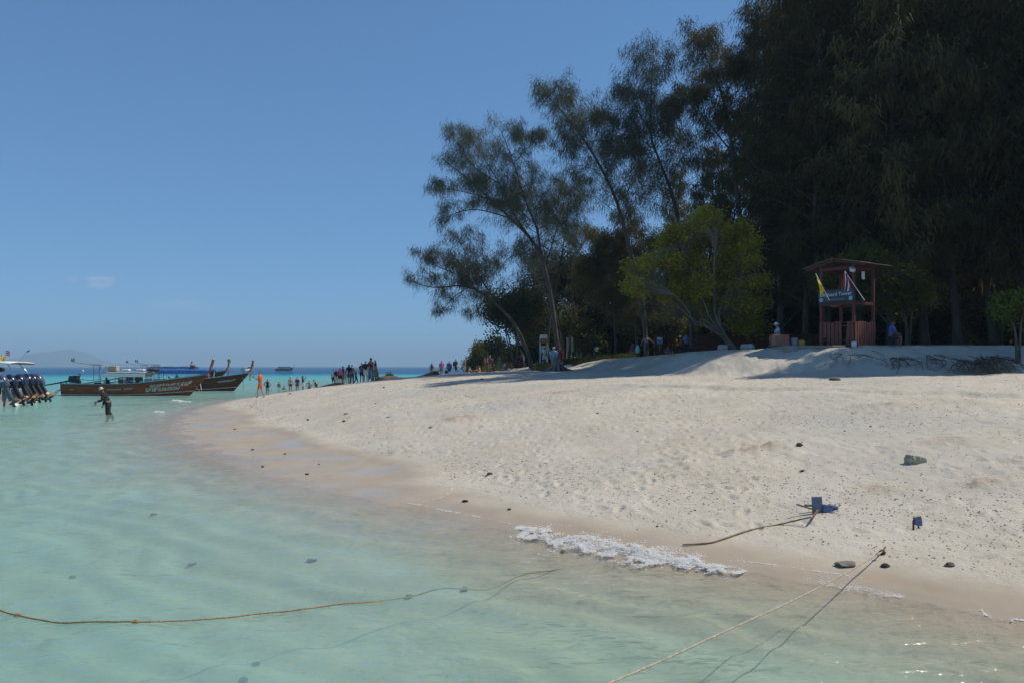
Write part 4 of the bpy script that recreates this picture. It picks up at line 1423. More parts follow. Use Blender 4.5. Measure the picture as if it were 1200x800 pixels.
def speedboat(label, loc, rz, hullm, n_eng, cowls, tilt, hardtop=True, L=10.5, group=None):
    B = thing('speedboat', label, 'boat', loc, rz, group)
    mb = MB()
    nt_ = 18
    secs = ((0, -.35), (.55, -.25), (.85, .05), (.97, .55), (1.0, 1.0))
    for lay, ins in ((0, 0.), (1, .09)):
        for i in range(nt_ + 1):
            t = i / nt_
            bm_ = max(1.45 * (1 - max(0, (t - .45) / .55) ** 2.2) - ins, .03)
            top = 1.05 + .75 * t ** 1.8
            row = []
            for f_, z_ in secs:
                z = z_ if z_ < 0 else z_ * top
                z = z + (0.7 * t ** 4 if z_ < .5 else 0) + ins * (1 if z_ < .5 else 0)
                row.append((f_ * bm_, z))
            full = [(-y_, z) for y_, z in reversed(row)] + row[1:]
            for y_, z in full:
                mb.v.append((t * L + .5 * max(0, z) * t ** 3, y_, z))
    W = 2 * len(secs) - 1
    N1 = (nt_ + 1) * W
    for i in range(nt_):
        for j in range(W - 1):
            a = i * W + j
            mb.f.append((a, a + 1, a + W + 1, a + W)); mb.f.append((N1 + a, N1 + a + W, N1 + a + W + 1, N1 + a + 1))
        for a, fl in ((i * W, 0), (i * W + W - 1, 1)):
            mb.f.append((a, a + W, N1 + a + W, N1 + a) if not fl else (a + W, a, N1 + a, N1 + a + W))
    mb.f.append(tuple(range(W))); mb.f.append(tuple(N1 + k for k in reversed(range(W))))
    mb.build('hull', hullm, B, True)
    d_ = MB(); d_.box((L * .42, 0, .5), (L * .78, 2.5, .06)); d_.build('deck', WHITE, B)
    for s in (-1, 1):
        r_ = MB(); r_.tube([(i / 18 * L + .5 * (1.05 + .75 * (i / 18) ** 1.8) * (i / 18) ** 3, s * max(1.45 * (1 - max(0, (i / 18 - .45) / .55) ** 2.2), .03), 1.05 + .75 * (i / 18) ** 1.8 + .02) for i in range(19)], .05, 6)
        r_.build('rub_rail', GREYW, B)
    for x in (2.2, 3.6, 5.0):
        for s in (-1, 1):
            q = MB(); q.bevbox((x, s * .85, .8), (.7, .6, .5), .05); q.build('seat', WHITE, B)
    if hardtop:
        h = MB(); h.sheet(lambda u, v: Vector((0.3 + u * 6.6, (v - .5) * 2.7, 2.62 + .12 * math.cos((v - .5) * 2.4) - .25 * max(0, .25 - u) + .06 * u)), 12, 6, .07); ho = h.build('hardtop', WHITE, B, True)
        h = MB(); h.tube([(.3, -1.35, 2.55), (3.5, -1.36, 2.66), (6.8, -1.35, 2.72)], .045, 6); h.build('hardtop_trim', WOOD_DECK, ho)
        for x, xb in ((1.3, .7), (2.1, 1.7), (4.2, 4.4), (6.2, 6.8)):
            for s in (-1, 1):
                q = MB(); q.tube(catmull([(xb, s * 1.38, 1.1), (xb + .05, s * 1.4, 1.9), (x, s * 1.25, 2.6)], 4), .035, 6); q.build('hardtop_post', STEEL, B, True)
        q = MB(); q.lathe([(.03, 0), (.16, .03), (.16, .28), (.04, .31)], (2.6, -1.3, 2.2), 10, (math.pi / 2, 0, 0)); q.build('horn_speaker', BLACK, B)
    w_ = MB(); w_.sheet(lambda u, v: Vector((6.6 + .9 * (1 - v), (u - .5) * 2.3, 1.5 + v * 1.1)), 6, 2, .03); w_.build('windscreen', mat('smoked_glass', (.03, .04, .05), .08, .1, 4), B)
    sp = 2.3 / n_eng
    for k in range(n_eng):
        outboard(B, (k - (n_eng - 1) / 2) * sp, 1.0, tilt + .03 * math.sin(k * 2.1), cowls[k % len(cowls)])
    return B


def flag(parent, base, h, cols, w, hh, lean=(0, 0, 0), droop=.5, name='flag'):
    """Small flag on a staff: bands of cloth hanging from the staff."""
    base = Vector(base); top = base + Vector((lean[0], lean[1], h))
    p_ = MB(); p_.tube([base, top], .015, 5); st_ = p_.build('flag_staff', STEEL, parent)
    n = len(cols)
    for i, cm in enumerate(cols):
        p_ = MB()
        p_.sheet(lambda u, v: top + Vector((-u * w * .8, .06 * math.sin(u * 6 + v), -(i + v) * hh / n - u * u * droop)), 6, 2, .008)
        p_.build('flag_band', cm, st_)


FR = mat('flag_red', (0.42, 0.03, 0.04), .8, .1, 8); FW = mat('flag_white', (.68, .68, .68), .8, .08, 8); FB = mat('flag_blue', (0.025, .035, .16), .8, .1, 8); FY = mat('flag_yellow', (.66, .46, .02), .8, .1, 8)
sb1 = speedboat('white speedboat with a cluster of dark tilted outboards, nearer the wading man', Vector((-30.6, 48.2, 0)), math.radians(176), HULLG, 3, [COWL, COWL, COWL2], math.radians(28), hardtop=False)
sb2 = speedboat('speedboat with flags on its white hardtop and four tilted outboards', Vector((-32.1, 52.6, 0)), math.radians(179), HULLG, 4, [COWL2, COWL, COWL, COWL], math.radians(30))
flag(sb2, (1.25, .2, 2.70), .75, [FR, FW, FB, FW, FR], .32, .32, (-.04, 0, 0), .12)
flag(sb2, (1.30, .4, 2.70), .45, [FY], .3, .45, (.1, 0, 0), .1)
flag(sb2, (2.0, .4, 2.70), .60, [FR, FW, FB, FW, FR], .3, .25, (.1, 0, 0), .1)
flag(sb2, (.35, .2, 2.66), .75, [BLUE_T], .2, .09, (-.55, 0, 0), -.12)
q = MB(); q.bevbox((2.0, .3, 2.78), (.8, .9, .10), .03); q.build('roof_hatch', TAN, sb2)
sb3 = speedboat('tiny far boat with dark cabin out on the open water', Vector((-148.5, 440, 0)), math.radians(75), WHITE, 2, [COWL], 0.1, L=7)
sb3.scale = (.85,) * 3
q = tag(MB().lathe([(.05, -.3), (.5, -.1), (.55, .25), (.3, .6), (.06, .7)], (0, 0, 0), 12).build('buoy', WHITE, None, True, sea_at(97, 400)), 'tiny white mooring buoy floating far off beyond the longtail engine', 'buoy')
# ---------------------------------------------------------------- people
def V3(*a):
    return Vector(a)


JN = ['pelvis', 'waist', 'chest', 'upper', 'neck', 'head', 'crown',
      'shL', 'elL', 'wrL', 'haL', 'shR', 'elR', 'wrR', 'haR', 'hiL', 'knL', 'anL', 'toL', 'hiR', 'knR', 'anR', 'toR']
STAND_J = dict(pelvis=(0, 0, .93), waist=(0, 0, 1.08), chest=(0, .01, 1.25), upper=(0, 0, 1.38), neck=(0, .0, 1.465), head=(0, .025, 1.555), crown=(0, .02, 1.645),
               shL=(-.165, 0, 1.375), elL=(-.215, -.03, 1.11), wrL=(-.225, .06, .88), haL=(-.225, .08, .81),
               shR=(.165, 0, 1.375), elR=(.215, -.03, 1.11), wrR=(.225, .06, .88), haR=(.225, .08, .81),
               hiL=(-.085, 0, .885), knL=(-.10, .02, .49), anL=(-.105, -.02, .085), toL=(-.115, .12, .03),
               hiR=(.085, 0, .885), knR=(.10, .02, .49), anR=(.105, -.02, .085), toR=(.115, .12, .03))
RAD = dict(pelvis=(.135, .105), waist=(.115, .09), chest=(.14, .105), upper=(.115, .085), neck=(.05, .05), head=(.072, .088), crown=(.066, .08),
           sh=(.058, .055), el=(.041, .041), wr=(.028, .03), ha=(.02, .04), hi=(.092, .095), kn=(.057, .06), an=(.038, .042), to=(.042, .028))
EDG = [('pelvis', 'waist'), ('waist', 'chest'), ('chest', 'upper'), ('upper', 'neck'), ('neck', 'head'), ('head', 'crown')] + \
      [(a + s, b + s) for s in 'LR' for a, b in (('sh', 'el'), ('el', 'wr'), ('wr', 'ha'), ('hi', 'kn'), ('kn', 'an'), ('an', 'to'))] + \
      [('upper', 'sh' + s) for s in 'LR'] + [('pelvis', 'hi' + s) for s in 'LR']


def pose_joints(name):
    j = dict(STAND_J)
    def leg(s, hip, kn, an, to):
        j['hi' + s], j['kn' + s], j['an' + s], j['to' + s] = hip, kn, an, to
    def arm(s, el, wr, ha):
        j['el' + s], j['wr' + s], j['ha' + s] = el, wr, ha
    if name == 'walk':
        leg('L', (-.085, 0, .885), (-.09, .16, .50), (-.095, .20, .09), (-.10, .34, .05))
        leg('R', (.085, 0, .885), (.09, .0, .49), (.095, -.26, .13), (.10, -.15, .03))
        arm('L', (-.21, -.10, 1.12), (-.22, -.10, .89), (-.22, -.09, .82)); arm('R', (.21, .06, 1.12), (.215, .22, .95), (.21, .27, .89))
    elif name == 'phone':
        arm('L', (-.20, .08, 1.13), (-.11, .30, 1.24), (-.08, .35, 1.29))
        leg('L', (-.085, 0, .885), (-.10, .12, .50), (-.105, .10, .09), (-.11, .24, .03))
        leg('R', (.085, 0, .885), (.10, -.05, .49), (.105, -.24, .09), (.11, -.10, .03))
    elif name == 'photo':
        for s, k in (('L', -1), ('R', 1)):
            arm(s, (k * .23, .12, 1.22), (k * .10, .28, 1.42), (k * .06, .31, 1.49))
    elif name == 'hips':
        for s, k in (('L', -1), ('R', 1)):
            arm(s, (k * .34, -.06, 1.16), (k * .20, .06, .98), (k * .14, .09, .96))
    elif name == 'armsout':
        arm('L', (-.40, .02, 1.22), (-.55, .10, 1.08), (-.60, .13, 1.04)); arm('R', (.28, -.02, 1.12), (.38, .06, .92), (.41, .08, .86))
    elif name == 'stoop':
        for n_ in ('waist', 'chest', 'upper', 'neck', 'head', 'crown', 'shL', 'shR'):
            x, y, z = j[n_]; d = z - .93
            j[n_] = (x, y + d * .42, .93 + d * .90)
        arm('L', (-.24, .22, 1.05), (-.30, .42, .98), (-.31, .48, .95)); arm('R', (.22, .20, 1.02), (.22, .28, .80), (.22, .30, .73))
        leg('R', (.085, 0, .885), (.10, .03, .49), (.105, -.22, .12), (.11, -.10, .05))
    elif name in ('sit', 'sithug', 'bench', 'lean'):
        pz = .10 if name != 'bench' else .47
        dz = pz - .93
        for n_ in ('pelvis', 'waist', 'chest', 'upper', 'neck', 'head', 'crown', 'shL', 'shR'):
            x, y, z = j[n_]; k = (z - .93)
            ln = {'sit': -.12, 'sithug': .22, 'bench': .18, 'lean': -.42}[name]
            j[n_] = (x, y + k * ln, z + dz)
        for s, k in (('L', -1), ('R', 1)):
            if name == 'bench':
                leg(s, (k * .085, .04, pz - .02), (k * .13, .45, pz + .02), (k * .13, .40, .09), (k * .14, .54, .03))
                arm(s, (k * .24, .16, pz + .20), (k * .16, .38, pz + .12), (k * .12, .44, pz + .12))
            elif name == 'lean':
                leg(s, (k * .085, .04, pz), (k * .11, .44, .12), (k * .12, .86, .06), (k * .14, .92, .18))
                arm(s, (k * .24, -.32, .30), (k * .22, -.40, .07), (k * .22, -.46, .03))
            else:
                leg(s, (k * .085, .04, pz), (k * .12, .36, .44), (k * .12, .60, .08), (k * .12, .73, .03))
                arm(s, (k * .25, .12, .34), (k * .14, .38, .38), (k * .06, .44, .38))
    return {k: Vector(v) for k, v in j.items()}


BODY_CACHE = {}


def body_mesh(pose, girth):
    key = (pose, girth)
    if key in BODY_CACHE:
        return BODY_CACHE[key]
    J = pose_joints(pose)
    me = bpy.data.meshes.new('figure_cage')
    idx = {n: i for i, n in enumerate(JN)}
    me.from_pydata([J[n] for n in JN], [(idx[a], idx[b]) for a, b in EDG], [])
    o = bpy.data.objects.new('figure_cage', me)
    COL.objects.link(o)
    md = o.modifiers.new('Skin', 'SKIN')
    md.use_smooth_shade = True
    for n in JN:
        r = RAD.get(n) or RAD[n[:2]]
        g = girth if n in ('pelvis', 'waist', 'chest', 'hiL', 'hiR', 'knL', 'knR') else 1.0
        sv = me.skin_vertices[0].data[idx[n]]
        sv.radius = (r[0] * g, r[1] * g)
        sv.use_root = (n == 'pelvis')
    sd = o.modifiers.new('Sub', 'SUBSURF'); sd.levels = 1; sd.render_levels = 1
    dg = bpy.context.evaluated_depsgraph_get()
    dg.update()
    ev = bpy.data.meshes.new_from_object(o.evaluated_get(dg))
    bpy.data.objects.remove(o); bpy.data.meshes.remove(me)
    co = np.array([v.co[:] for v in ev.vertices]); nr = np.array([v.normal[:] for v in ev.vertices])
    faces = [tuple(p.vertices) for p in ev.polygons]
    bpy.data.meshes.remove(ev)
    # which limb each vertex belongs to
    best = np.full(len(co), 1e9); own = np.zeros(len(co), int); par = np.zeros(len(co))
    for k, (a, b) in enumerate(EDG):
        A = np.array(J[a]); Bv = np.array(J[b]); d = Bv - A
        t = np.clip((co - A) @ d / (d @ d), 0, 1)
        ra = (RAD.get(a) or RAD[a[:2]])[0]
        dist = np.linalg.norm(co - A - t[:, None] * d, axis=1) / (ra + .02)
        m = dist < best
        best[m] = dist[m]; own[m] = k; par[m] = t[m]
    BODY_CACHE[key] = (J, co, nr, faces, own, par)
    return BODY_CACHE[key]


EI = {e: i for i, e in enumerate(EDG)}


def cover(spec):
    """Limb stretches covered by a garment: {edge: (from, to)}."""
    c = {}
    T = [('waist', 'chest'), ('chest', 'upper')]
    if spec in ('tee', 'long', 'tank', 'dress', 'suit', 'robe'):
        for e in T: c[e] = (0, 1)
        c[('pelvis', 'waist')] = (0, 1)
        for s in 'LR': c[('upper', 'sh' + s)] = (0, 1)
    if spec == 'tank' or spec == 'suit':
        for s in 'LR': c[('upper', 'sh' + s)] = (0, .6)
    for s in 'LR':
        if spec in ('tee', 'dress', 'robe'): c[('sh' + s, 'el' + s)] = (0, .75)
        if spec in ('long', 'robe'): c[('sh' + s, 'el' + s)] = (0, 1); c[('el' + s, 'wr' + s)] = (0, .95)
        if spec in ('shorts', 'trousers', 'trunks', 'suit', 'dress', 'robe'):
            c[('pelvis', 'hi' + s)] = (0, 1)
            c[('pelvis', 'waist')] = (0, 1 if spec in ('suit', 'dress', 'robe') else .45)
        if spec == 'shorts': c[('hi' + s, 'kn' + s)] = (0, .72)
        if spec in ('trunks',): c[('hi' + s, 'kn' + s)] = (0, .35)
        if spec == 'suit': c[('hi' + s, 'kn' + s)] = (0, .12)
        if spec in ('dress',): c[('hi' + s, 'kn' + s)] = (0, .8)
        if spec in ('trousers', 'robe'): c[('hi' + s, 'kn' + s)] = (0, 1); c[('kn' + s, 'an' + s)] = (0, .9)
    if spec == 'bikini':
        c = {('chest', 'upper'): (0, .35), ('waist', 'chest'): (.7, 1), ('pelvis', 'hiL'): (0, 1), ('pelvis', 'hiR'): (0, 1), ('pelvis', 'waist'): (0, .2), ('hiL', 'knL'): (0, .08), ('hiR', 'knR'): (0, .08)}
    return c


CLOTH = {}


def cloth(col):
    key = 'cloth_%d_%d_%d' % tuple(int(c * 100) for c in col)
    return mat(key, col, 0.85, 0.12, 9.0, 0.3, bscale=30)


HAIR = mat('black_hair', (0.012, 0.010, 0.009), 0.5, 0.3, 12.0)
NPEOPLE = 0


def person(label, at, face, pose='stand', skin=0, wear=(), hair=True, hat=None, h=1.68, girth=1.0, group=None, seat=0.0, tilt=0.0):
    """at: place of the feet (or seat foot); face: heading of the front in radians (0 = away from the camera, +Y)."""
    global NPEOPLE
    NPEOPLE += 1
    J, co, nr, faces, own, par = body_mesh(pose, girth)
    B = thing('person', label, 'person', at, face, group)
    B.rotation_euler = (tilt, 0, face)
    B.scale = (h / 1.70,) * 3
    mb = MB(); mb.add(co, faces)
    for s in 'LR':                                   # five fingers on each hand
        w, hd = J['wr' + s], J['ha' + s]
        d = (hd - w).normalized()
        sx = -1 if s == 'L' else 1
        wide = d.cross(Vector((sx, 0, 0.001))).normalized()
        pn = d.cross(wide)
        for k in range(4):
            b = hd + wide * (-.03 + .02 * k) + d * .005
            ln = (.075, .085, .08, .062)[k]
            mb.tube([b, b + d * ln * .5 + pn * .008 * sx, b + d * ln * .85 + pn * .03 * sx], [.010, .009, .006], 5)
        b = w.lerp(hd, .5) + wide * .03
        mb.tube([b, b + wide * .035 + d * .02, b + wide * .045 + d * .055], [.012, .010, .007], 5)
    hd, cr = J['head'], J['crown']
    up = (cr - hd).normalized()
    fw = Vector((0, 1, 0)); fw = (fw - up * fw.dot(up)).normalized()
    mb.tube([hd + fw * .082 + up * .045, hd + fw * .108 + up * .012, hd + fw * .085 + up * .005], [.010, .016, .012], 5)     # nose
    for sx in (-1, 1):
        mb.lathe([(.008, -.03), (.016, 0), (.008, .03)], hd + Vector((sx * .078, 0, 0)) + up * .02, 6)                       # ears
    body = mb.build('body', SKINS[skin], B, True)
    ey = MB()
    for sx in (-1, 1):
        ey.lathe([(.003, -.006), (.009, 0), (.003, .006)], hd + Vector((sx * .032, 0, 0)) + fw * .082 + up * .04, 6)
    ey.tube([hd + fw * .084 - up * .03 + Vector((-.022, 0, 0)), hd + fw * .09 - up * .032, hd + fw * .084 - up * .03 + Vector((.022, 0, 0))], .005, 4)
    ey.build('eyes_and_mouth', HAIR, body)
    for gi, (spec, col, off) in enumerate([(w + (.013,))[:3] if len(w) == 2 else w for w in wear]):
        cv = cover(spec)
        inn = np.zeros(len(co), bool)
        for e, (a, b) in cv.items():
            m = own == EI[e]
            inn |= m & (par >= a - 1e-6) & (par <= b + 1e-6)
        keep_ = [f for f in faces if inn[list(f)].all()]
        if not keep_:
            continue
        ids = sorted({i for f in keep_ for i in f}); mp = {i: k for k, i in enumerate(ids)}
        g_ = MB(); g_.add(co[ids] + nr[ids] * (off + .004 * gi), [tuple(mp[i] for i in f) for f in keep_])
        nm = {'tee': 'shirt', 'long': 'long_sleeved_shirt', 'tank': 'top', 'dress': 'dress', 'suit': 'swimsuit', 'shorts': 'shorts', 'trunks': 'swim_shorts', 'trousers': 'trousers', 'robe': 'overall', 'bikini': 'bikini'}[spec]
        g_.build(nm, cloth(col), B, True)
    if hair:
        sel = (own == EI[('head', 'crown')]) | (own == EI[('neck', 'head')])
        rel = (co - np.array(hd)) @ np.array(fw); hz = (co - np.array(hd)) @ np.array(up)
        inn = sel & ((hz > .055) | (rel < -.01)) & (hz > -.05)
        keep_ = [f for f in faces if inn[list(f)].all()]
        ids = sorted({i for f in keep_ for i in f}); mp = {i: k for k, i in enumerate(ids)}
        g_ = MB(); g_.add(co[ids] + nr[ids] * .017, [tuple(mp[i] for i in f) for f in keep_])
        if hair == 'long':
            g_.tube([hd - fw * .05 + up * .07, hd - fw * .10 - up * .04, hd - fw * .10 - up * .22], [.06, .075, .035], 7)
        g_.build('hair', HAIR, B, True)
    if hat:
        col, brim = hat
        R = up.to_track_quat('Z', 'Y').to_matrix()
        g_ = MB(); g_.lathe([(brim, 0), (brim * .98, .012), (.098, .022), (.095, .08), (.075, .12), (.02, .13)], hd + up * .055, 12, R); g_.build('hat', cloth(col), B, True)
    return B


def at(px, Y, dz=0.0):
    return onground(px, Y, dz)


AWAY, CAMF, LEFT, RIGHT = 0.0, math.pi, math.pi / 2, -math.pi / 2
K = (0.015, 0.015, 0.018); NAVY = (0.02, 0.028, 0.07); WHT = (0.62, 0.62, 0.62); RED = (0.42, 0.03, 0.04); BLU = (0.05, 0.09, 0.33); PNK = (0.60, 0.08, 0.28)
ORG = (0.85, 0.13, 0.03); TEALC = (0.05, 0.34, 0.30); LBL = (0.22, 0.42, 0.60); GRY = (0.25, 0.26, 0.27); DEN = (0.12, 0.17, 0.24); KHA = (0.22, 0.18, 0.11); MAR = (0.16, 0.03, 0.05); PUR = (.10, .05, .18)


def backpack(label, at_, rz, col, h=.48, w=.32, d=.18):
    B = thing('backpack', label, 'backpack', at_, rz)
    m = MB(); m.bevbox((0, 0, 0), (w, d, h), .06); m.build('bag', cloth(col), B, True)
    m = MB(); m.bevbox((0, -d * .62, -h * .16), (w * .72, d * .35, h * .48), .04); m.build('front_pocket', cloth(tuple(c * .8 for c in col)), B, True)
    for s in (-1, 1):
        m = MB(); m.tube(catmull([(s * w * .3, d * .45, h * .42), (s * w * .34, d * 1.25, h * .30), (s * w * .34, d * 1.1, -h * .1), (s * w * .32, d * .45, -h * .38)], 3), .02, 5); m.build('strap', cloth(tuple(c * .5 for c in col)), B)
    return B


def worn(p, col, label, **k):
    """Backpack on a standing figure's back (front of the figure is +Y of its own frame)."""
    sc = p.scale.x
    R = Matrix.Rotation(p.rotation_euler.z, 3, 'Z')
    return backpack(label, p.location + R @ Vector((0, -.21 * sc, 1.20 * sc)), p.rotation_euler.z, col, **k)


# wading man in black with a pale hat, rope in hand
wm = person('man in black wading ashore in a pale hat, holding a rope', Vector(((127 - 600) / F * 39.6, 39.6, H((127 - 600) / F * 39.6, 39.6))), LEFT + .25, 'stoop', 2,
            [('long', K, .03), ('trousers', K, .03)], hat=((.55, .48, .40), .14), h=1.78, girth=1.12)
sash_ = MB(); sash_.tube([(.14 * math.cos(a), .02 + .12 * math.sin(a), .96) for a in np.linspace(0, 6.2, 14)], .02, 5); sash_.build('belt', cloth((.5, .45, .3)), wm)
Rm = Matrix.Rotation(wm.rotation_euler.z, 3, 'Z')
hand = wm.location + Rm @ (Vector((-.31, .52, .93)) * (1.76 / 1.7))
m_ = MB()
for k in range(3):
    m_.tube([hand + Vector((.11 * math.cos(a) * (1 + .15 * k) - .10, .05 * k, .07 * math.sin(a) - .04)) for a in np.linspace(0, 6.28, 14)], .012, 5)
m_.tube(catmull([hand, hand + Vector((.18, -.05, -.25)), hand + Vector((.3, 0, -.55)), hand + Vector((.1, 0, -.85))], 4), .012, 5)
tag(m_.build('rope_coil', GREYW), 'small coil of pale rope in the wading man\'s hand', 'rope')

person('person in a bright orange shirt and shorts looking at a phone at the water\'s edge', at(305, 50.5), LEFT, 'phone', 1, [('shorts', ORG), ('tee', ORG, .03)], h=1.70)
x0 = at(305, 50.5)
m_ = MB(); m_.bevbox(x0 + Vector((-.42, -.10, 1.35)), (.02, .075, .15), .008, (0, .4, 0)); tag(m_.build('phone', BLACK), 'dark phone held up by the person in orange', 'phone')

# bathers and paddlers beyond the strip of sand
BATH = 'bathers in the water beyond the sand'
def wade(px, Y, sink):
    x = (px - 600) / F * Y
    return Vector((x, Y, -sink))
person('woman in a black swimsuit standing in the shallows beyond the orange shirt', wade(313.5, 74, .35), AWAY, 'hips', 0, [('suit', K)], h=1.62)
for px, Y, sk_ in ((327, 92, 1.0), (333, 84, 1.25), (372, 96, 1.3)):
    person('head and shoulders of a bather in the turquoise water', wade(px, Y, sk_), random.uniform(-1, 1), 'stand', 0, [('trunks', NAVY)], group=BATH)
person('bather in swimming trunks standing knee-deep with tanned back', wade(340.5, 76, .22), AWAY + .3, 'stand', 1, [('trunks', K)], hat=((.5, .42, .3), .12), group=None)
person('bather in a maroon shirt standing knee-deep in the shallows', wade(348.5, 77, .25), AWAY, 'stand', 1, [('tee', MAR), ('trunks', MAR)])
person('woman in white skirt and dark top raising a camera at the waterline', at(355, 73), RIGHT + .5, 'photo', 0, [('shorts', WHT, .03), ('tank', K)], hair='long', h=1.62)
person('bare-chested bather standing waist-deep behind the white skirt', wade(362.5, 86, .75), AWAY, 'hips', 1, [('trunks', RED)])
person('woman in dark swimwear bending forward in the water near the driftwood plank', wade(371, 84, .55), LEFT, 'stoop', 0, [('suit', K)])
person('swimmer low in the water off the driftwood plank', wade(383.5, 84, 1.15), LEFT, 'stand', 0, [('trunks', K)])

# the crowd round the driftwood
CR = [  # px, Y, face, pose, skin, wear, height, hair, label
    (391, 68, AWAY, 'stand', 1, [('tee', WHT), ('shorts', NAVY)], 1.55, True, 'person in white tee and navy shorts at the seaward end of the crowd'),
    (394, 66.5, AWAY + .4, 'stand', 0, [('tee', K), ('shorts', WHT)], 1.45, True, 'youngster in black tee and white shorts at the seaward end of the crowd'),
    (398.5, 66, AWAY, 'stand', 0, [('tee', PNK), ('shorts', K)], 1.50, True, 'girl in a bright pink top within the crowd'),
    (402, 67.5, LEFT, 'stand', 0, [('tee', NAVY), ('shorts', KHA)], 1.72, True, 'person in navy tee leaning over the girl in pink'),
    (405, 69, AWAY, 'stand', 1, [('tee', WHT), ('shorts', WHT)], 1.30, 'long', 'small child dressed in white beside the girl in pink'),
    (409, 68, AWAY, 'walk', 1, [('tee', K), ('shorts', DEN)], 1.78, 'long', 'long-haired person in black top and denim shorts in the crowd'),
    (412.5, 70, AWAY, 'stand', 0, [('tee', KHA), ('trousers', NAVY)], 1.78, True, 'person in khaki shirt and navy trousers behind the denim shorts'),
    (417, 68.5, RIGHT, 'walk', 0, [('tee', RED), ('trousers', NAVY)], 1.25, True, 'small child in a red shirt walking along the sand'),
    (424, 67, AWAY, 'stand', 0, [('tee', K), ('shorts', K)], 1.72, True, 'person all in black at the edge of the tight group'),
    (428.5, 66.5, AWAY, 'hips', 1, [('tee', K), ('shorts', WHT)], 1.80, True, 'person in black tee and white shorts with arms akimbo'),
    (433.5, 67.5, AWAY, 'stand', 0, [('tee', MAR), ('trousers', LBL)], 1.82, True, 'tall person in maroon tee and pale blue trousers'),
    (436.5, 68.5, LEFT, 'hips', 1, [('tank', WHT), ('shorts', MAR)], 1.78, True, 'person in white vest and maroon shorts beside the driftwood'),
    (440, 67, LEFT, 'stand', 0, [('tee', K), ('trousers', KHA)], 1.80, True, 'person in black tee and khaki trousers beside the driftwood'),
    (443, 69, LEFT, 'bench', 2, [('tee', KHA), ('shorts', KHA)], 1.6, True, 'person in khaki sitting on the driftwood pile')]
for px, Y, fa, po, sk_, we, hh, hr, lb_ in CR:
    person(lb_, at(px, Y), fa, po, sk_, we, hair=hr, h=hh)
person('taller man lifting himself above the tight group, dark cap', at(434.8, 69.5, .22), CAMF, 'photo', 2, [('tee', GRY), ('trousers', K)], h=1.85, hat=(K, .11))
for px, Y in ((454.5, 74), (457.8, 73.5)):
    person('dark-haired pair member sitting with back turned beyond the driftwood', at(px, Y), AWAY, 'sit', 2, [('tee', K), ('shorts', K)], h=1.75, group='pair sitting beyond the driftwood')
person('person in white sitting near the far waterline', at(479, 92), AWAY, 'sit', 1, [('tee', WHT), ('shorts', WHT)], h=1.5)
person('person in pale pink sitting near the far waterline', at(483, 92), AWAY, 'sit', 1, [('tee', (.5, .3, .36)), ('shorts', WHT)], h=1.5)
person('bare-shouldered bather half hidden beyond the sand crest', at(487, 100, -.4), AWAY, 'stand', 0, [('trunks', K)], h=1.5)

# walkers on the crest
person('woman in a black halter top and long trousers walking along the crest', at(506, 83), AWAY, 'walk', 0, [('tank', K), ('trousers', KHA)], hair='long', h=1.66)
pk = person('walker in a dark red top with a pink backpack on the crest', at(517.5, 82), AWAY, 'walk', 0, [('tee', MAR), ('trousers', KHA)], h=1.76)
worn(pk, PNK, 'bright pink backpack on the walker in dark red')
person('walker in a loose blue jacket and black shorts on the crest', at(526.5, 84), AWAY, 'stand', 1, [('shorts', K), ('long', BLU, .05)], h=1.72)
nb = person('walker in navy shirt carrying a dark rucksack on the crest', at(534, 82), AWAY - .6, 'walk', 0, [('tee', NAVY), ('shorts', K)], h=1.76)
worn(nb, K, 'dark rucksack on the navy-shirted walker')
person('bare-backed man in pale shorts on the crest near the grass tufts', at(544, 84), RIGHT + .6, 'stand', 0, [('shorts', (.3, .42, .46))], h=1.76)
m_ = MB(); hb_ = at(523, 84); m_.bevbox(hb_ + Vector((0, 0, .55)), (.30, .16, .34), .05); m_.tube([hb_ + Vector((-.1, 0, .72)), hb_ + Vector((0, 0, .92)), hb_ + Vector((.1, 0, .72))], .015, 5)
tag(m_.build('handbag', cloth(K)), 'black handbag hanging beside the blue jacket walker', 'bag')

# sunbathers and picnickers under the casuarinas
SB = [(549, 82, 'lean', 1, [('bikini', NAVY)], True, 'sunbather leaning back on a blue towel near the crest walkers'),
      (558, 80, 'sit', 2, [('tee', K), ('shorts', K)], True, 'dark-haired person in black sitting at the seaward end of the sunbathers'),
      (563, 79, 'sithug', 1, [('bikini', RED)], 'long', 'woman in red bikini hugging her knees'),
      (568, 80, 'stand', 2, [('trunks', K)], True, 'dark-skinned man in black trunks standing next to the red swimsuit'),
      (574, 78, 'hips', 1, [('suit', RED)], 'long', 'woman standing in a red swimsuit, hair tied up'),
      (580, 78, 'sithug', 0, [('tank', MAR), ('shorts', K)], True, 'person in a maroon top sitting by the red swimsuit'),
      (586, 76, 'stoop', 0, [('shorts', TEALC)], True, 'bare-backed man in teal shorts bending forward'),
      (590, 78, 'lean', 1, [('bikini', K)], True, 'sunbather in black bikini leaning back behind the teal shorts'),
      (592, 75, 'sithug', 0, [('trunks', KHA)], True, 'person sitting with knees drawn up in front of the teal shorts'),
      (601, 75, 'lean', 1, [('bikini', PNK)], 'long', 'woman in pink bikini reclining on the sand'),
      (605, 76, 'sit', 0, [('tee', PUR), ('shorts', K)], True, 'person in a purple shirt sitting with crossed arms under the casuarina'),
      (609, 74, 'sithug', 2, [('tee', RED), ('shorts', NAVY)], True, 'person in a red shirt crouching by the bent trunk')]
for px, Y, po, sk_, we, hr, lb_ in SB:
    person(lb_, at(px, Y), random.choice([AWAY, LEFT, RIGHT, CAMF - .6]), po, sk_, we, hair=hr, h=1.68)
person('bare-backed man in pale blue shorts stooping at the foot of the bent casuarina', at(614, 73), LEFT, 'stoop', 0, [('shorts', LBL)], h=1.74)

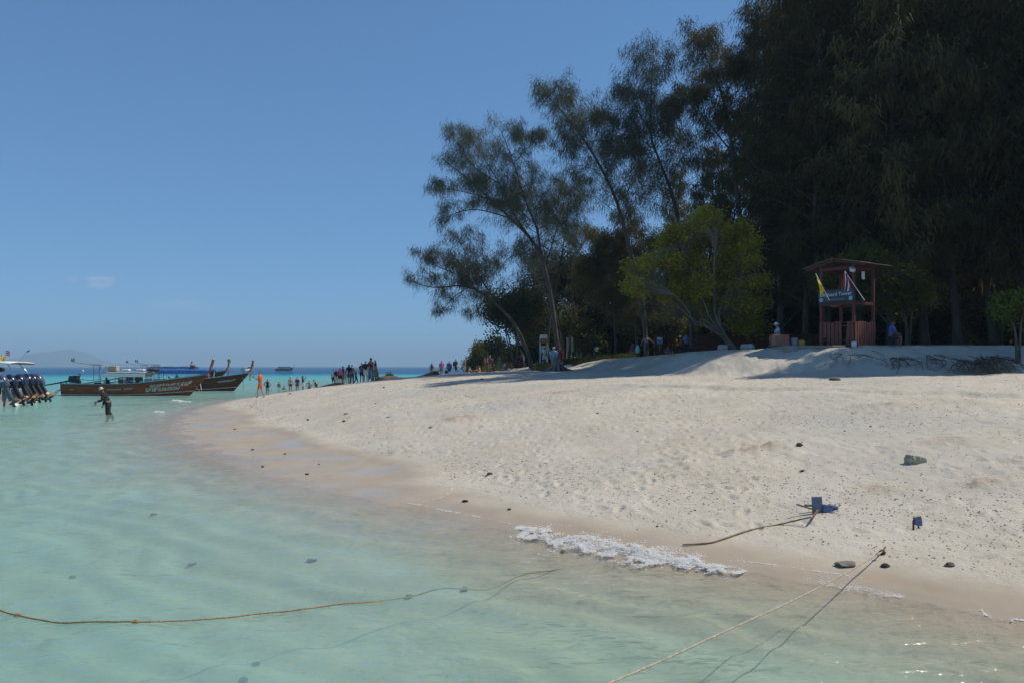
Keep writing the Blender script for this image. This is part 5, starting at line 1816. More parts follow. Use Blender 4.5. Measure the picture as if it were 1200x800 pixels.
# round the stump and the path into the trees
person('person in a light blue hooded top with a white cap beside the grey stump', at(649, 57.5), AWAY, 'stand', 1, [('trousers', GRY), ('long', LBL, .035)], hat=(WHT, .11), h=1.66, girth=1.1)
rb = person('person in black shorts with a red backpack beside the grey stump', at(656.5, 57.2), AWAY, 'walk', 1, [('tee', WHT), ('shorts', K)], h=1.70)
worn(rb, RED, 'dark red backpack on the person beside the grey stump', h=.55, w=.36, d=.24)
person('person in white standing in front of the orange notice board', at(638, 66), CAMF, 'stand', 0, [('tee', WHT), ('shorts', WHT)], hat=(WHT, .14), h=1.62)
pw = person('woman in a pink shirt and grey shorts walking down the path with a plastic bag', at(757, 60), CAMF, 'armsout', 1, [('shorts', DEN), ('tee', (.48, .20, .24), .02)], h=1.66, girth=1.15)
m_ = MB(); bg = at(757, 60) + Vector((-.62, .0, .55)); m_.lathe([(.02, -.28), (.15, -.26), (.19, -.05), (.13, .18), (.03, .34), (.02, .38)], bg, 10, sc=(1, .6, 1)); tag(m_.build('plastic_bag', cloth((.25, .55, .56)), None, True), 'pale turquoise plastic bag held by the woman in the pink shirt', 'bag')
person('woman in black sitting on a low log at the edge of the shade', at(800, 52) + Vector((0, 0, -.05)), LEFT, 'bench', 2, [('tee', RED), ('trousers', K)], hat=(WHT, .13), h=1.66)
person('man in a blue patterned shirt and black shorts standing among the trunks', at(804, 59), CAMF, 'stand', 0, [('shorts', K), ('tee', (.16, .22, .42), .02)], h=1.72)
person('person in purple sitting on the ground among the trunks', at(782, 60), CAMF, 'sithug', 0, [('tee', PUR), ('shorts', PUR)], h=1.66)
person('person in a red shirt seated behind the woman in pink', at(744, 66), LEFT, 'bench', 0, [('tee', (.34, .05, .06)), ('shorts', K)], h=1.66)
person('person in a striped dark red shirt seated by the path', at(739, 65), RIGHT, 'bench', 0, [('tee', (.26, .08, .08)), ('shorts', GRY)], h=1.6)
person('person in red standing behind the outstretched arm of the woman in pink', at(767, 67), LEFT, 'stand', 0, [('tee', (.30, .06, .06)), ('shorts', K)], h=1.5)
person('small child in white and blue beside the slanted foot of the yellow tree', at(826, 52), CAMF, 'stand', 0, [('tee', (.4, .42, .55)), ('shorts', KHA)], h=1.0)
person('person in violet crouching under the yellow tree', at(835, 53), LEFT, 'sithug', 0, [('tee', (.08, .04, .22)), ('shorts', K)], h=1.6)
person('small figure in white seen beside the white hut', at(699, 72), CAMF, 'stand', 0, [('tee', WHT), ('trousers', K)], h=1.3)
person('small figure in red beside the white hut', at(689, 74), CAMF, 'sit', 0, [('tee', RED), ('shorts', K)], h=1.5)
person('person in a white sun hat and pale blue shirt sitting on the concrete slab', at(913, 39.3) + Vector((0, 0, .1)), LEFT, 'bench', 0, [('tee', (.36, .46, .62)), ('shorts', GRY)], hat=(WHT, .17), h=1.6)
person('person in a blue shirt sitting bent forward on the slab edge beside the tower', at(1043, 34.8) + Vector((0, 0, -.05)), RIGHT, 'bench', 2, [('tee', (.06, .10, .40)), ('shorts', K)], h=1.64)
person('man sitting on top of the blue awning of the rear longtail boats', Vector(((225 - 600) / F * 79, 78.6, 2.12)), RIGHT, 'sithug', 2, [('tee', GRY), ('shorts', KHA)], h=1.6)

for k, (px, Y, z, col, lb_) in enumerate([(150, 66.1, .42, (.4, .42, .45), 'passenger in grey under the grey roof of the lettered longtail'), (160, 66.0, .42, (.05, .06, .08), 'passenger in dark clothes under the grey roof of the lettered longtail'),
                                         (126, 66.1, .42, (.06, .05, .05), 'boatman in dark shirt by the tall frame of the lettered longtail'), (196, 66.0, .52, (.55, .5, .4), 'person in cream crouching in the fore part of the lettered longtail'), (208, 78.6, .55, (.5, .5, .5), 'person in pale shirt sitting forward in the sashed longtail')]):
    person(lb_, Vector(((px - 600) / F * Y, Y, z - .05)), RIGHT if k % 2 else CAMF, 'bench', 2, [('tee', col), ('shorts', K)], h=1.62)
# ---------------------------------------------------------------- lifeguard tower and the slab it stands on
TRED = mat('tower_red_brown_paint', (0.10, 0.028, 0.024), 0.7, 0.25, 5.0, 0.2, stretch=(1, 1, .3))
TRED2 = mat('picket_terracotta_paint', (0.17, 0.058, 0.043), 0.75, 0.2, 5.0, 0.2, stretch=(1, 1, .3))
ROOFB = mat('weathered_roof_boards', (0.10, 0.075, 0.06), 0.85, 0.3, 4.0, 0.4)
CONC = mat('stained_concrete', (0.24, 0.225, 0.20), 0.9, 0.3, 2.0, 0.5)
SIGNB = mat('sign_dark_blue', (0.03, 0.06, 0.085), 0.6, 0.2, 4.0)
SIGNW = mat('sign_white', (0.65, 0.68, 0.70), 0.6, 0.08, 6.0)
SIGNC = mat('sign_pale_blue', (0.20, 0.45, 0.60), 0.6, 0.1, 6.0)


def text_mesh(body, size, th, m):
    cu = bpy.data.curves.new('lettering_curve', 'FONT')
    cu.body = body
    cu.size = size
    cu.align_x = 'CENTER'; cu.align_y = 'CENTER'
    cu.extrude = th
    o = bpy.data.objects.new('lettering_curve', cu)
    COL.objects.link(o)
    dg = bpy.context.evaluated_depsgraph_get(); dg.update()
    me = bpy.data.meshes.new_from_object(o.evaluated_get(dg))
    bpy.data.objects.remove(o)
    me.materials.clear(); me.materials.append(m)
    return me


# slab
sl = thing('concrete_slab', 'low grey concrete slab along the top of the sand bank under the tower', 'slab', Vector((16.3, 36.9, 3.05)), math.radians(-6))
for k in range(4):
    m = MB(); m.bevbox((-3.0 + k * 2.0, 0, -.23), (1.98, 4.0, 1.0), .03); m.build('slab_section', CONC, sl)
SLABZ = 3.05 + .27
tw = thing('lifeguard_tower', 'red lifeguard tower with shingle roof, picket skirt and name board', 'lifeguard tower', Vector((15.45, 36.7, SLABZ)), math.radians(-54))
Wt, Ht = 1.72, 3.62
hw = Wt / 2
for sx in (-1, 1):
    for sy in (-1, 1):
        m = MB(); m.box((sx * (hw - .06), sy * (hw - .06), Ht / 2), (.11, .11, Ht)); m.build('post', TRED, tw)
for z in (1.92, 3.50):
    for s in (-1, 1):
        m = MB(); m.box((0, s * (hw - .06), z), (Wt - .24, .08, .14)); m.build('beam', TRED, tw)
        m = MB(); m.box((s * (hw - .06), 0, z), (.08, Wt - .24, .14)); m.build('beam', TRED, tw)
m = MB(); m.box((0, 0, 1.05), (Wt - .26, Wt - .26, .05)); m.build('platform', TRED, tw)
pr_ = random.Random(5)
for side in range(4):
    R = Matrix.Rotation(side * math.pi / 2, 4, 'Z')
    for k in range(9):
        x = -hw + .10 + k * (Wt - .2) / 8
        if side == 0 and k == 6: continue
        hh = 1.06 + pr_.uniform(-.02, .03); lean = pr_.uniform(-.02, .02) + (.08 if (side == 0 and k == 7) else 0)
        short = .35 if (side == 0 and k == 1) else 0
        m = MB(); m.box((0, 0, (hh + short) / 2 + .02), (.145, .022, hh - short), (0, lean, 0))
        o = m.build('picket', TRED2, tw); o.matrix_local = R @ Matrix.Translation((x, -hw - .02, 0))
    for z in (.25, .9):
        m = MB(); m.box((0, -hw + .02, z), (Wt - .02, .04, .07)); o = m.build('picket_rail', TRED, tw); o.matrix_local = R
# pitched roof: overlapping board courses on two slopes
rz0 = Ht - .04
rf = MB(); rf.box((0, 0, rz0 + .30), (.10, 2.5, .10)); rfo = rf.build('roof', TRED, tw)
for s in (-1, 1):
    for k in range(7):
        d = .06 + k * .20
        x = s * d; z = rz0 + .34 - d * .22
        for j in range(3):
            m = MB(); m.box((x + s * .11, -0.84 + j * .84, z), (.27, .83, .03), (0, s * (.22 + .10 * pr_.random()), pr_.gauss(0, .05)))
            m.build('roof_board', ROOFB, rfo)
    for y in (-1.0, 0, 1.0):
        m = MB(); m.box((s * .70, y, rz0 + .13), (1.50, .06, .09), (0, s * .22, 0)); m.build('rafter', TRED, rfo)
# name board with lettering and two round emblems
sg = MB(); sg.bevbox((0, -hw - .06, 2.27), (Wt + .02, .04, .56), .012); sgo = sg.build('name_board', SIGNB, tw)
lt = link('lettering', text_mesh('Lifeguard Tower', .235, .004, SIGNW), sgo); lt.location = (0, -hw - .089, 2.33); lt.rotation_euler = (math.radians(90), 0, 0)
for x in (-.72, .74):
    m = MB(); m.lathe([(.02, -.008), (.095, -.006), (.095, .006), (.02, .008)], (x, -hw - .088, 2.11), 16, (math.pi / 2, 0, 0)); m.build('emblem', SIGNC, sgo)
m = MB(); m.bevbox((0.0, -hw - .09, 2.10), (.9, .012, .05), .004); m.build('small_print_strip', mat('faint_lettering', (.12, .17, .20), .7, .4, 20), sgo)
m = MB(); m.lathe([(.03, 0), (.05, .05), (.14, .20), (.15, .21)], (hw - .15, -hw - .05, 3.30), 12, (0, 1.2, -.6)); m.build('loudspeaker', SIGNW, tw, True)
m = MB(); m.bevbox((hw + .01, -.15, 3.16), (.04, .24, .36), .02); m.build('fixture_box', SIGNW, tw)
# two flags on the tower
TWI = (Matrix.Translation(tw.location) @ Matrix.Rotation(tw.rotation_euler.z, 4, 'Z')).inverted()
RWI = Matrix.Rotation(-tw.rotation_euler.z, 3, 'Z')
B0 = TWI @ P(1013, 352, 35.3); T0 = TWI @ P(990, 318, 34.9)
fst = MB(); fst.tube([B0, T0], .018, 6)
fo = fst.build('flag_staff', SIGNW, tw)
for i, (cm, w0, w1) in enumerate(((FR, 0, 1), (FW, 1, 2), (FB, 2, 4), (FW, 4, 5), (FR, 5, 6))):
    m = MB(); m.sheet(lambda u, v: T0 + RWI @ Vector((.02 - .05 + (w0 + (w1 - w0) * v) / 6 * .42 * (.35 + .65 * min(1, u * 1.4)) * (1.15 - .55 * u) - .04 * u, .04 * math.sin(u * 5 + v * 2 + w0), -.02 - u * .86 - .04 * w0 * (1 - u))), 7, 2, .008); m.build('flag_band', cm, fo)
B1 = TWI @ P(972, 352, 35.8); T1 = TWI @ P(956, 321, 35.5)
fst = MB(); fst.tube([B1, T1], .018, 6); fo = fst.build('flag_staff', SIGNW, tw)
m = MB(); m.sheet(lambda u, v: T1 + RWI @ Vector((.02 + u * .34 - (.02 + .22 * u) * v * .6 + .02, .05 * math.sin(u * 6 + v * 2), -.03 - u * .74 - v * (.05 + .20 * u))), 8, 3, .008); m.build('flag_cloth', FY, fo)

m = MB(); bb = P(998, 405, 34.55); m.bevbox((0, 0, 0), (.36, .22, .2), .07); m.bevbox((.28, .02, .03), (.2, .2, .22), .07)
o = m.build('bag', cloth(NAVY), None, True); o.location = (bb.x, 34.75, H(bb.x, 34.75) + .12); tag(o, 'small navy bag dropped on the sand below the tower', 'bag')
m = MB(); m.bevbox((0, 0, 0), (.2, .2, .26), .05); o = m.build('towel', cloth(WHT), None, True); o.location = (bb.x + .12, 34.6, H(bb.x + .12, 34.6) + .13); tag(o, 'white bundled towel on the navy bag below the tower', 'towel')
# crate and pots by the seated hat wearer
cz = onground(913, 38.2)
m = MB(); m.bevbox((0, 0, .3), (.72, .45, .55), .03); o = m.build('crate', mat('pale_red_crate', (.34, .14, .10), .8, .2, 5), None, False, (cz.x, 38.0, SLABZ)); tag(o, 'pale red crate on the slab in front of the white sun hat', 'crate')
m = MB(); m.lathe([(.14, 0), (.17, .15), (.17, .4), (.15, .42)], (0, 0, 0), 12); o = m.build('bucket', mat('grey_bucket', (.3, .3, .32), .6, .15, 5), None, True, (cz.x + .65, 38.0, SLABZ)); tag(o, 'small grey bucket on the slab beside the pale red crate', 'bucket')
m = MB(); m.lathe([(.12, 0), (.16, .1), (.17, .3), (.1, .32)], (0, 0, 0), 12); o = m.build('yellow_pot', mat('yellow_pot', (.5, .33, .04), .6, .15, 5), None, True, (cz.x + 1.0, 38.0, SLABZ)); tag(o, 'yellow pot on the slab between the bucket and the tower', 'pot')

# low dark wall behind the trunks
wl_ = thing('low_wall', 'low dark timber wall behind the trunks on the yellow tree side of the tower', 'wall', onground(890, 50), math.radians(-3))
for k in range(11):
    m = MB(); m.box((-3.6 + k * .72, 0, .55), (.70, .09, 1.15 + .04 * math.sin(k * 3))); m.build('wall_panel', WOOD_DARK, wl_)

# notice board, hut, blue board, banners
nb_ = thing('notice_board', 'white and orange notice board on posts under the casuarinas', 'notice board', onground(637, 68), math.radians(4))
for s in (-1, 1):
    m = MB(); m.box((s * .30, 0, 1.2), (.08, .08, 2.6)); m.build('post', WHITE, nb_)
m = MB(); m.bevbox((0, -.06, 2.08), (.62, .04, .34), .01); m.build('orange_panel', mat('orange_panel', (.45, .16, .05), .7, .25, 5), nb_)
m = MB(); m.bevbox((0, -.06, 2.46), (.62, .04, .32), .01); m.build('white_panel', WHITE, nb_)
m = MB(); m.bevbox((0.02, -.06, 1.45), (.56, .03, .5), .01); m.build('lower_panel', GREYW, nb_)
m = MB(); m.tube([(.35, -.1, 1.7), (.62, -.15, .7)], .03, 5); m.build('brace', WHITE, nb_)
hu = thing('hut', 'small white hut with a red-brown roof among the trees', 'hut', onground(690, 84), math.radians(-8))
m = MB(); m.box((0, 0, 1.1), (2.5, 2.2, 2.2)); m.build('wall', mat('hut_whitewash', (.55, .54, .50), .85, .12, 2), hu)
m = MB(); m.add([(-1.7, -1.5, 2.12), (1.7, -1.5, 2.12), (1.7, 1.5, 2.12), (-1.7, 1.5, 2.12), (-.9, 0, 3.15), (.9, 0, 3.15)], [(0, 1, 5, 4), (1, 2, 5), (2, 3, 4, 5), (3, 0, 4), (3, 2, 1, 0)]); m.build('roof', mat('hut_roof', (.13, .055, .04), .85, .25, 3), hu)
m = MB(); m.box((-.1, -1.11, 1.0), (1.1, .05, 1.5)); m.build('doorway', BLACK, hu)
m = MB(); m.box((-.1, -1.15, .35), (1.05, .04, .35)); m.build('counter_panel', mat('hut_teal', (.05, .14, .14), .8, .2, 4), hu)
for px, cm, lb_ in ((664, mat('banner_lilac', (.42, .36, .46), .8, .15, 4), 'tall narrow lilac banner on a pole by the hut'), (669.5, mat('banner_mint', (.38, .52, .50), .8, .15, 4), 'tall narrow mint banner on a pole by the hut')):
    b_ = thing('banner', lb_, 'banner', onground(px, 76), 0)
    m = MB(); m.tube([(0, 0, 0), (0, 0, 2.5)], .025, 6); m.build('pole', GREYW, b_)
    m = MB(); m.sheet(lambda u, v: Vector((.02 + u * .16, .03 * math.sin(v * 4), 1.05 + v * 1.4)), 2, 6, .01); m.build('cloth', cm, b_)
bs = thing('blue_sign', 'blue and white sign panel on a post among the trunks', 'sign', onground(773, 64), 0.1)
m = MB(); m.box((0, 0, .8), (.07, .07, 1.7)); m.build('post', WOOD_DECK, bs)
m = MB(); m.bevbox((0, -.05, 1.32), (.50, .04, .52), .01); m.build('panel', mat('sign_mid_blue', (.10, .25, .45), .6, .3, 5), bs)
m = MB(); m.bevbox((-.02, -.075, 1.46), (.40, .012, .14), .004); m.build('white_field', SIGNW, bs)

# ---------------------------------------------------------------- stump, driftwood, roots, grass
DRIFT = mat('driftwood_grey', (0.19, 0.17, 0.145), 0.9, 0.4, 5.0, 0.8, stretch=(1, 1, .35))
DRIFTD = mat('driftwood_dark', (0.105, 0.08, 0.06), 0.9, 0.4, 5.0, 0.8)
STONE_M = mat('beach_stone', (0.24, 0.21, 0.165), 0.9, 0.45, 9.0, 0.9)
STONE_D = mat('dark_stone', (0.11, 0.10, 0.085), 0.85, 0.45, 9.0, 0.9)
CORAL_M = mat('coral_rock', (0.52, 0.47, 0.38), 0.9, 0.4, 14.0, 1.0)


def stump(label, px, Y):
    b = onground(px, Y)
    r = random.Random(3)
    root = thing('tree_stump', label, 'stump', b)
    m = MB()
    prof = [(.60, -.1), (.46, .08), (.36, .25), (.31, .5), (.32, .70), (.26, .82), (.08, .80)]
    vs_, fs = [], []
    n = 16
    for k, (rr, z) in enumerate(prof):
        for a in range(n):
            t = 2 * math.pi * a / n
            q = rr * (1 + .22 * math.sin(3 * t + 1) * (1 - z * .5) + .12 * math.sin(7 * t + 5 * z) + r.gauss(0, .09))
            vs_.append((math.cos(t) * q, math.sin(t) * q * .8, z + r.gauss(0, .05) + (.20 * math.sin(2 * t) if k > 3 else 0)))
    for k in range(len(prof) - 1):
        for a in range(n):
            fs.append((k * n + a, k * n + (a + 1) % n, (k + 1) * n + (a + 1) % n, (k + 1) * n + a))
    fs.append(tuple((len(prof) - 1) * n + a for a in range(n)))
    m.add(vs_, fs); m.build('bole', DRIFT, root, True)
    for k in range(9):
        a = 2 * math.pi * k / 9 + r.gauss(0, .2)
        d = Vector((math.cos(a), math.sin(a) * .8, 0))
        ln = r.uniform(.6, 1.25)
        m = MB(); m.tube(catmull([d * .3 + Vector((0, 0, .35)), d * (.3 + ln * .4) + Vector((0, 0, .14)), d * (.3 + ln * .75) + Vector((r.gauss(0, .1), 0, .05)), d * (.3 + ln) + Vector((r.gauss(0, .15), 0, -.05))], 3), [.13, .12, .11, .10, .085, .07, .06, .05, .04, .02], 6)
        m.build('root', DRIFT if k % 2 else DRIFTD, root, True)
    return root


stump('grey weathered tree stump with splayed roots standing on open sand', 652.5, 55)


def log(label, pts, radii, m_, name='driftwood_log', forks=()):
    root = MB(); root.tube(catmull(pts, 4), list(np.interp(np.linspace(0, 1, (len(pts) - 1) * 4 + 1), np.linspace(0, 1, len(radii)), radii)), 8)
    for f_ in forks:
        root.tube(catmull(f_[0], 3), list(np.interp(np.linspace(0, 1, (len(f_[0]) - 1) * 3 + 1), [0, 1], [f_[1], f_[2]])), 6)
    return tag(root.build(name, m_, None, True), label, 'driftwood')


def gl(px, Y, dz):
    return onground(px, Y, dz)


log('long dark driftwood plank lying at the waterline below the crowd', [gl(370, 66, .05), gl(382, 66, .09), gl(394, 66.5, .12), gl(402, 67, .14)], [.04, .12, .17, .13], DRIFTD)
log('thick dark driftwood trunk lying beside the tight group', [gl(441, 69, .13), gl(449, 70, .15), gl(459, 71, .13), gl(470, 72, .10), gl(475, 72.5, .08)], [.16, .2, .18, .13, .05], DRIFTD)
log('second driftwood trunk with bark lying across the thick one', [gl(443, 70.2, .34), gl(452, 71, .36), gl(462, 72, .30), gl(468, 72.5, .2)], [.10, .12, .10, .05], mat('driftwood_brown', (.13, .10, .06), .9, .4, 5, .8))
log('dark driftwood branch with a yellow end on the crest below the walkers', [gl(488, 70, .03), gl(496, 70.3, .10), gl(503, 70.6, .18), gl(511, 71, .22), gl(514, 71.3, .12)], [.03, .09, .16, .2, .1], DRIFTD, forks=[([gl(508, 71, .2), gl(514, 71.5, .4), gl(518, 72, .65)], .06, .02)])
m = MB(); m.bevbox(gl(508.5, 70.8, .42), (.55, .3, .12), .03, (0, -.1, .2)); tag(m.build('yellow_mat', cloth((.55, .36, .05)), None), 'folded yellow mat lying on the dark driftwood branch', 'mat')
log('low log the woman in black sits on at the edge of the shade', [gl(797, 52.2, .22), gl(804, 52.6, .28), gl(814, 53, .24), gl(824, 53.4, .12)], [.14, .2, .19, .1], DRIFTD)
for px, Y, w in ((876, 45, .5), (847, 45.3, .42)):
    g0 = onground(px, Y)
    m = MB(); m.bevbox((0, 0, .12), (w * 1.5, w, .42), .1, (.1, .05, px)); o = m.build('concrete_block', mat('broken_concrete', (.42, .40, .36), .9, .25, 4, .5), None, True, g0); tag(o, 'lump of broken pale concrete at the slanted foot of the yellow tree', 'concrete block', 'broken concrete under the yellow tree')


def root_tangle(label, px, Y, w, n, seed, up=.65):
    """Dry exposed roots hanging down the bank."""
    r = random.Random(seed)
    b = onground(px, Y)
    root = thing('exposed_roots', label, 'roots', b)
    m = MB()
    for k in range(n):
        x = r.uniform(-w, w)
        p0 = Vector((x * .8, r.uniform(.1, .5), 0)); p0.z = H(b.x + p0.x, b.y + p0.y) - b.z + up * r.uniform(.5, 1)
        p3 = Vector((x + r.gauss(0, .3), r.uniform(-1.0, -.2), 0)); p3.z = H(b.x + p3.x, b.y + p3.y) - b.z + .02
        p1 = p0.lerp(p3, .35) + Vector((r.gauss(0, .15), -.1, .12)); p2 = p0.lerp(p3, .7) + Vector((r.gauss(0, .18), -.1, .06))
        q = r.uniform(.006, .022)
        m.tube(catmull([p0, p1, p2, p3], 3), [q] * 4 + [q * .8] * 3 + [q * .6, q * .5, q * .25], 5)
        for t in range(2):
            s0 = p1.lerp(p3, r.random()); m.tube([s0, s0 + Vector((r.gauss(0, .25), r.gauss(-.1, .1), r.uniform(-.1, .15)))], [q * .5, .005], 4)
    m.build('root_strands', DRIFTD, root)
    return root


root_tangle('large tangle of dry dark roots spilling down the sand bank', 1150, 31.2, 1.1, 85, 7, .42)
root_tangle('smaller tangle of dry roots below the seated person in blue', 1058, 32.4, .45, 12, 9, .22)
root_tangle('thin dry roots on the sand bank between the two root tangles', 1096, 32.2, .5, 10, 10, .2)
root_tangle('scrappy dry roots on the sand bank below the tower', 1000, 33.2, 1.2, 9, 11, .15)

# creeping grass on the sand mounds beside the path
GRASSM = leaf_mat('beach_grass', (0.06, 0.07, 0.018), (0.13, 0.125, 0.035), .35, 1.2)
def grass(label, x0, x1, y0, y1, n, seed, h=.28):
    R = np.random.default_rng(seed)
    gx = R.uniform(x0, x1, n); gy = R.uniform(y0, y1, n)
    ok = (((gx - (x0 + x1) / 2) / (x1 - x0) * 2) ** 2 + ((gy - (y0 + y1) / 2) / (y1 - y0) * 2) ** 2 + .5 * fbm(gx * .8, gy * .8, 2, seed)) < .95
    gx, gy = gx[ok], gy[ok]
    gz = land(gx, gy)
    Bv = np.stack([gx, gy, gz - .02], 1)
    d = unit(np.stack([R.normal(0, .5, len(gx)), R.normal(0, .5, len(gx)), np.ones(len(gx))], 1)) * (h * R.uniform(.4, 1.3, (len(gx), 1)))
    sd_ = unit(np.cross(d, R.normal(0, 1, (len(gx), 3)))) * .035
    Vv = np.stack([Bv - sd_, Bv + sd_, Bv + d], 1).reshape(-1, 3)
    return tag(link('grass', np_mesh('grass', Vv, np.arange(len(Vv)).reshape(-1, 3), GRASSM)), label, 'grass', None, 'stuff')


grass('low beach grass on the mound by the notice board', 1.6, 3.2, 57.5, 66, 5000, 5, .45)
grass('low beach grass beside the path', 4.0, 10.5, 60, 72, 14000, 6, .4)
grass('thin pale tufts beside the sunbathers', -3.4, 1.2, 80, 92, 1600, 8, .9)

# ---------------------------------------------------------------- stones and litter on the sand
def rock_mesh(seed, m_, sq=(1, .75, .6)):
    bm = bmesh.new()
    bmesh.ops.create_icosphere(bm, subdivisions=2, radius=1.0)
    r = random.Random(seed)
    ph = [r.uniform(0, 6) for _ in range(6)]
    for v in bm.verts:
        c = v.co
        k = 1 + .16 * math.sin(3.1 * c.x + ph[0]) + .14 * math.sin(4.3 * c.y + ph[1]) + .12 * math.sin(5.2 * c.z + ph[2]) + .07 * math.sin(9 * c.x + 7 * c.y + ph[3]) + r.gauss(0, .07)
        v.co = Vector((c.x * k * sq[0], c.y * k * sq[1], c.z * k * sq[2]))
    me = bpy.data.meshes.new('stone'); bm.to_mesh(me); bm.free()
    me.materials.append(m_)
    me.polygons.foreach_set('use_smooth', np.full(len(me.polygons), m_ is STONE_D, bool))
    return me


def ray_ground(px, py):
    """Where the line of sight through a photograph pixel meets the sand."""
    ys = np.geomspace(6.2, 90, 1400)
    xs = (px - 600) / F * ys
    zs = CAMZ + (429 - py) / F * ys
    hz = np.maximum(land(xs, ys), 0)
    k = int(np.argmax(zs <= hz))
    return Vector((xs[k], ys[k], hz[k]))


def stone(label, px, py, size, m_, seed, sq=(1, .75, .6), sink=.25, group=None, rz=None):
    g0 = ray_ground(px, py)
    o = link('stone', rock_mesh(seed, m_, sq))
    o.location = g0 + Vector((0, 0, size * sq[2] * (1 - 2 * sink) * .5))
    o.scale = (size,) * 3
    o.rotation_euler = (0, 0, rz if rz is not None else seed * 1.3)
    return tag(o, label, 'stone', group)


def block_rock(seed, m_):
    bm = bmesh.new()
    bmesh.ops.create_cube(bm, size=2.0)
    bmesh.ops.subdivide_edges(bm, edges=list(bm.edges), cuts=5, use_grid_fill=True)
    r = random.Random(seed)
    for v in bm.verts:
        c = v.co.copy(); n = c.normalized() * 1.35
        c = c * .62 + n * .38
        k = 1 + .05 * math.sin(6 * c.x + 1) + .05 * math.sin(7 * c.y + 4 * c.z) + r.gauss(0, .03)
        v.co = Vector((c.x * k * (1 - .1 * c.z), c.y * k * .7, c.z * k * .52 * (1 - .16 * c.x)))
    me_ = bpy.data.meshes.new('stone'); bm.to_mesh(me_); bm.free(); me_.materials.append(m_)
    return me_


ROCKM = mat('pitted_coral_rock', (0.58, 0.52, 0.38), 0.95, 0.55, 4.0, 1.0, bscale=9)
g0 = ray_ground(1073, 542)
o = tag(link('stone', block_rock(3, ROCKM)), 'squarish pale coral rock lying alone on the dry sand', 'stone')
o.location = g0 + Vector((0, 0, .045)); o.scale = (.135, .135, .135); o.rotation_euler = (0, .06, .15)
stone('flat white coral rock at the wash line beside the tight rope', 990, 663, .115, CORAL_M, 2, (1, .7, .42), .15, rz=.1)
stone('dark flat stone beside the rope stake', 1037, 664, .06, STONE_D, 3, (1, .7, .45), .1, rz=0)
stone('brown lump of coral lying by itself near the wash line', 1113, 663, .065, STONE_M, 4, (1, .6, .4), .1, rz=0)
stone('round dark stone in the middle of the dry sand', 574, 556, .06, STONE_D, 5, (1, .8, .7))
stone('dark stone at the end of the sand ridge', 937, 522, .07, STONE_D, 6, (1, .8, .6))
stone('dark stone on the grey trodden sand', 978, 445, .16, STONE_M, 7, (1.4, .8, .5))
stone('small dark stone in the wash line where wet sand narrows', 597, 597, .035, STONE_D, 8)
DST = 'dark stones strewn on the sand'
for k, (px, py, sz) in enumerate([(405, 485, .15), (403, 494, .13), (340, 461, .16), (450, 454, .16), (455, 489, .11), (361, 492, .1), (275, 503, .13), (296, 527, .09), (334, 532, .09), (360, 556, .08), (374, 544, .07), (308, 547, .07),
                                  (505, 501, .13), (612, 541, .05), (565, 444, .2), (440, 473, .1), (700, 484, .09), (747, 506, .06), (610, 506, .07), (815, 598, .03), (770, 617, .04), (665, 577, .035), (990, 505, .06), (940, 552, .07),
                                  (1080, 575, .05), (1020, 500, .06), (1143, 655, .02), (860, 590, .025), (318, 457, .15), (300, 461, .12)]):
    stone('small dark stone strewn on the pale sand', px, py, sz * .52, STONE_D if k % 3 else STONE_M, 20 + k, (1, .75, .5 + .2 * (k % 2)), .2, DST)
# dark coral lumps on the seabed
for k, (px, Y, sz) in enumerate([(545, 13.5, .12), (660, 10.4, .10), (545, 9.4, .12), (760, 6.6, .11), (225, 11.2, .13), (85, 10.9, .11), (365, 10.9, .13), (300, 7.6, .10), (285, 7.2, .12), (480, 9.1, .1), (180, 14.5, .13)]):
    x = (px - 600) / F * Y
    o = link('stone', rock_mesh(80 + k, STONE_D, (1, .8, .4)))
    o.location = (x, Y, H(x, Y) + .02); o.scale = (sz * .5, sz * .4, sz * .35); o.rotation_euler = (0, 0, k)
    tag(o, 'dark lump of coral lying under the clear water', 'stone', 'coral lumps on the seabed')

# bits of shell, coral and dry leaves: nobody could count them
R = np.random.default_rng(77)
def litter(n, seed, size, m_, name, label, sel):
    R = np.random.default_rng(seed)
    ys = 7 + 42 * R.uniform(0, 1, n) ** 1.5
    xs = (R.uniform(-.5, .66, n)) * ys
    sd_ = shore_dist(xs, ys); zz = land(xs, ys)
    pk = sel(xs, ys, sd_, zz, R)
    xs, ys, zz = xs[pk], ys[pk], zz[pk]
    n = len(xs)
    c = np.stack([xs, ys, zz + .004], 1)
    s = size * R.uniform(.4, 1.5, (n, 1)) * (0.6 + ys[:, None] / 30)
    an = R.uniform(0, 6.28, n)
    a = np.stack([np.cos(an), np.sin(an), R.normal(0, .25, n)], 1) * s
    b = np.stack([-np.sin(an), np.cos(an), R.normal(0, .25, n)], 1) * s * R.uniform(.3, .8, (n, 1))
    up_ = np.array([0, 0, 1.0]) * s * R.uniform(.25, .7, (n, 1))
    V_ = np.stack([c - a, c - b, c + a, c + b, c + up_], 1).reshape(-1, 3)
    i0 = np.arange(n)[:, None] * 5
    Fc = np.concatenate([i0 + np.array([[0, 1, 4]]), i0 + np.array([[1, 2, 4]]), i0 + np.array([[2, 3, 4]]), i0 + np.array([[3, 0, 4]])], 0)
    return tag(link(name, np_mesh(name, V_, Fc, m_)), label, 'litter', None, 'stuff')


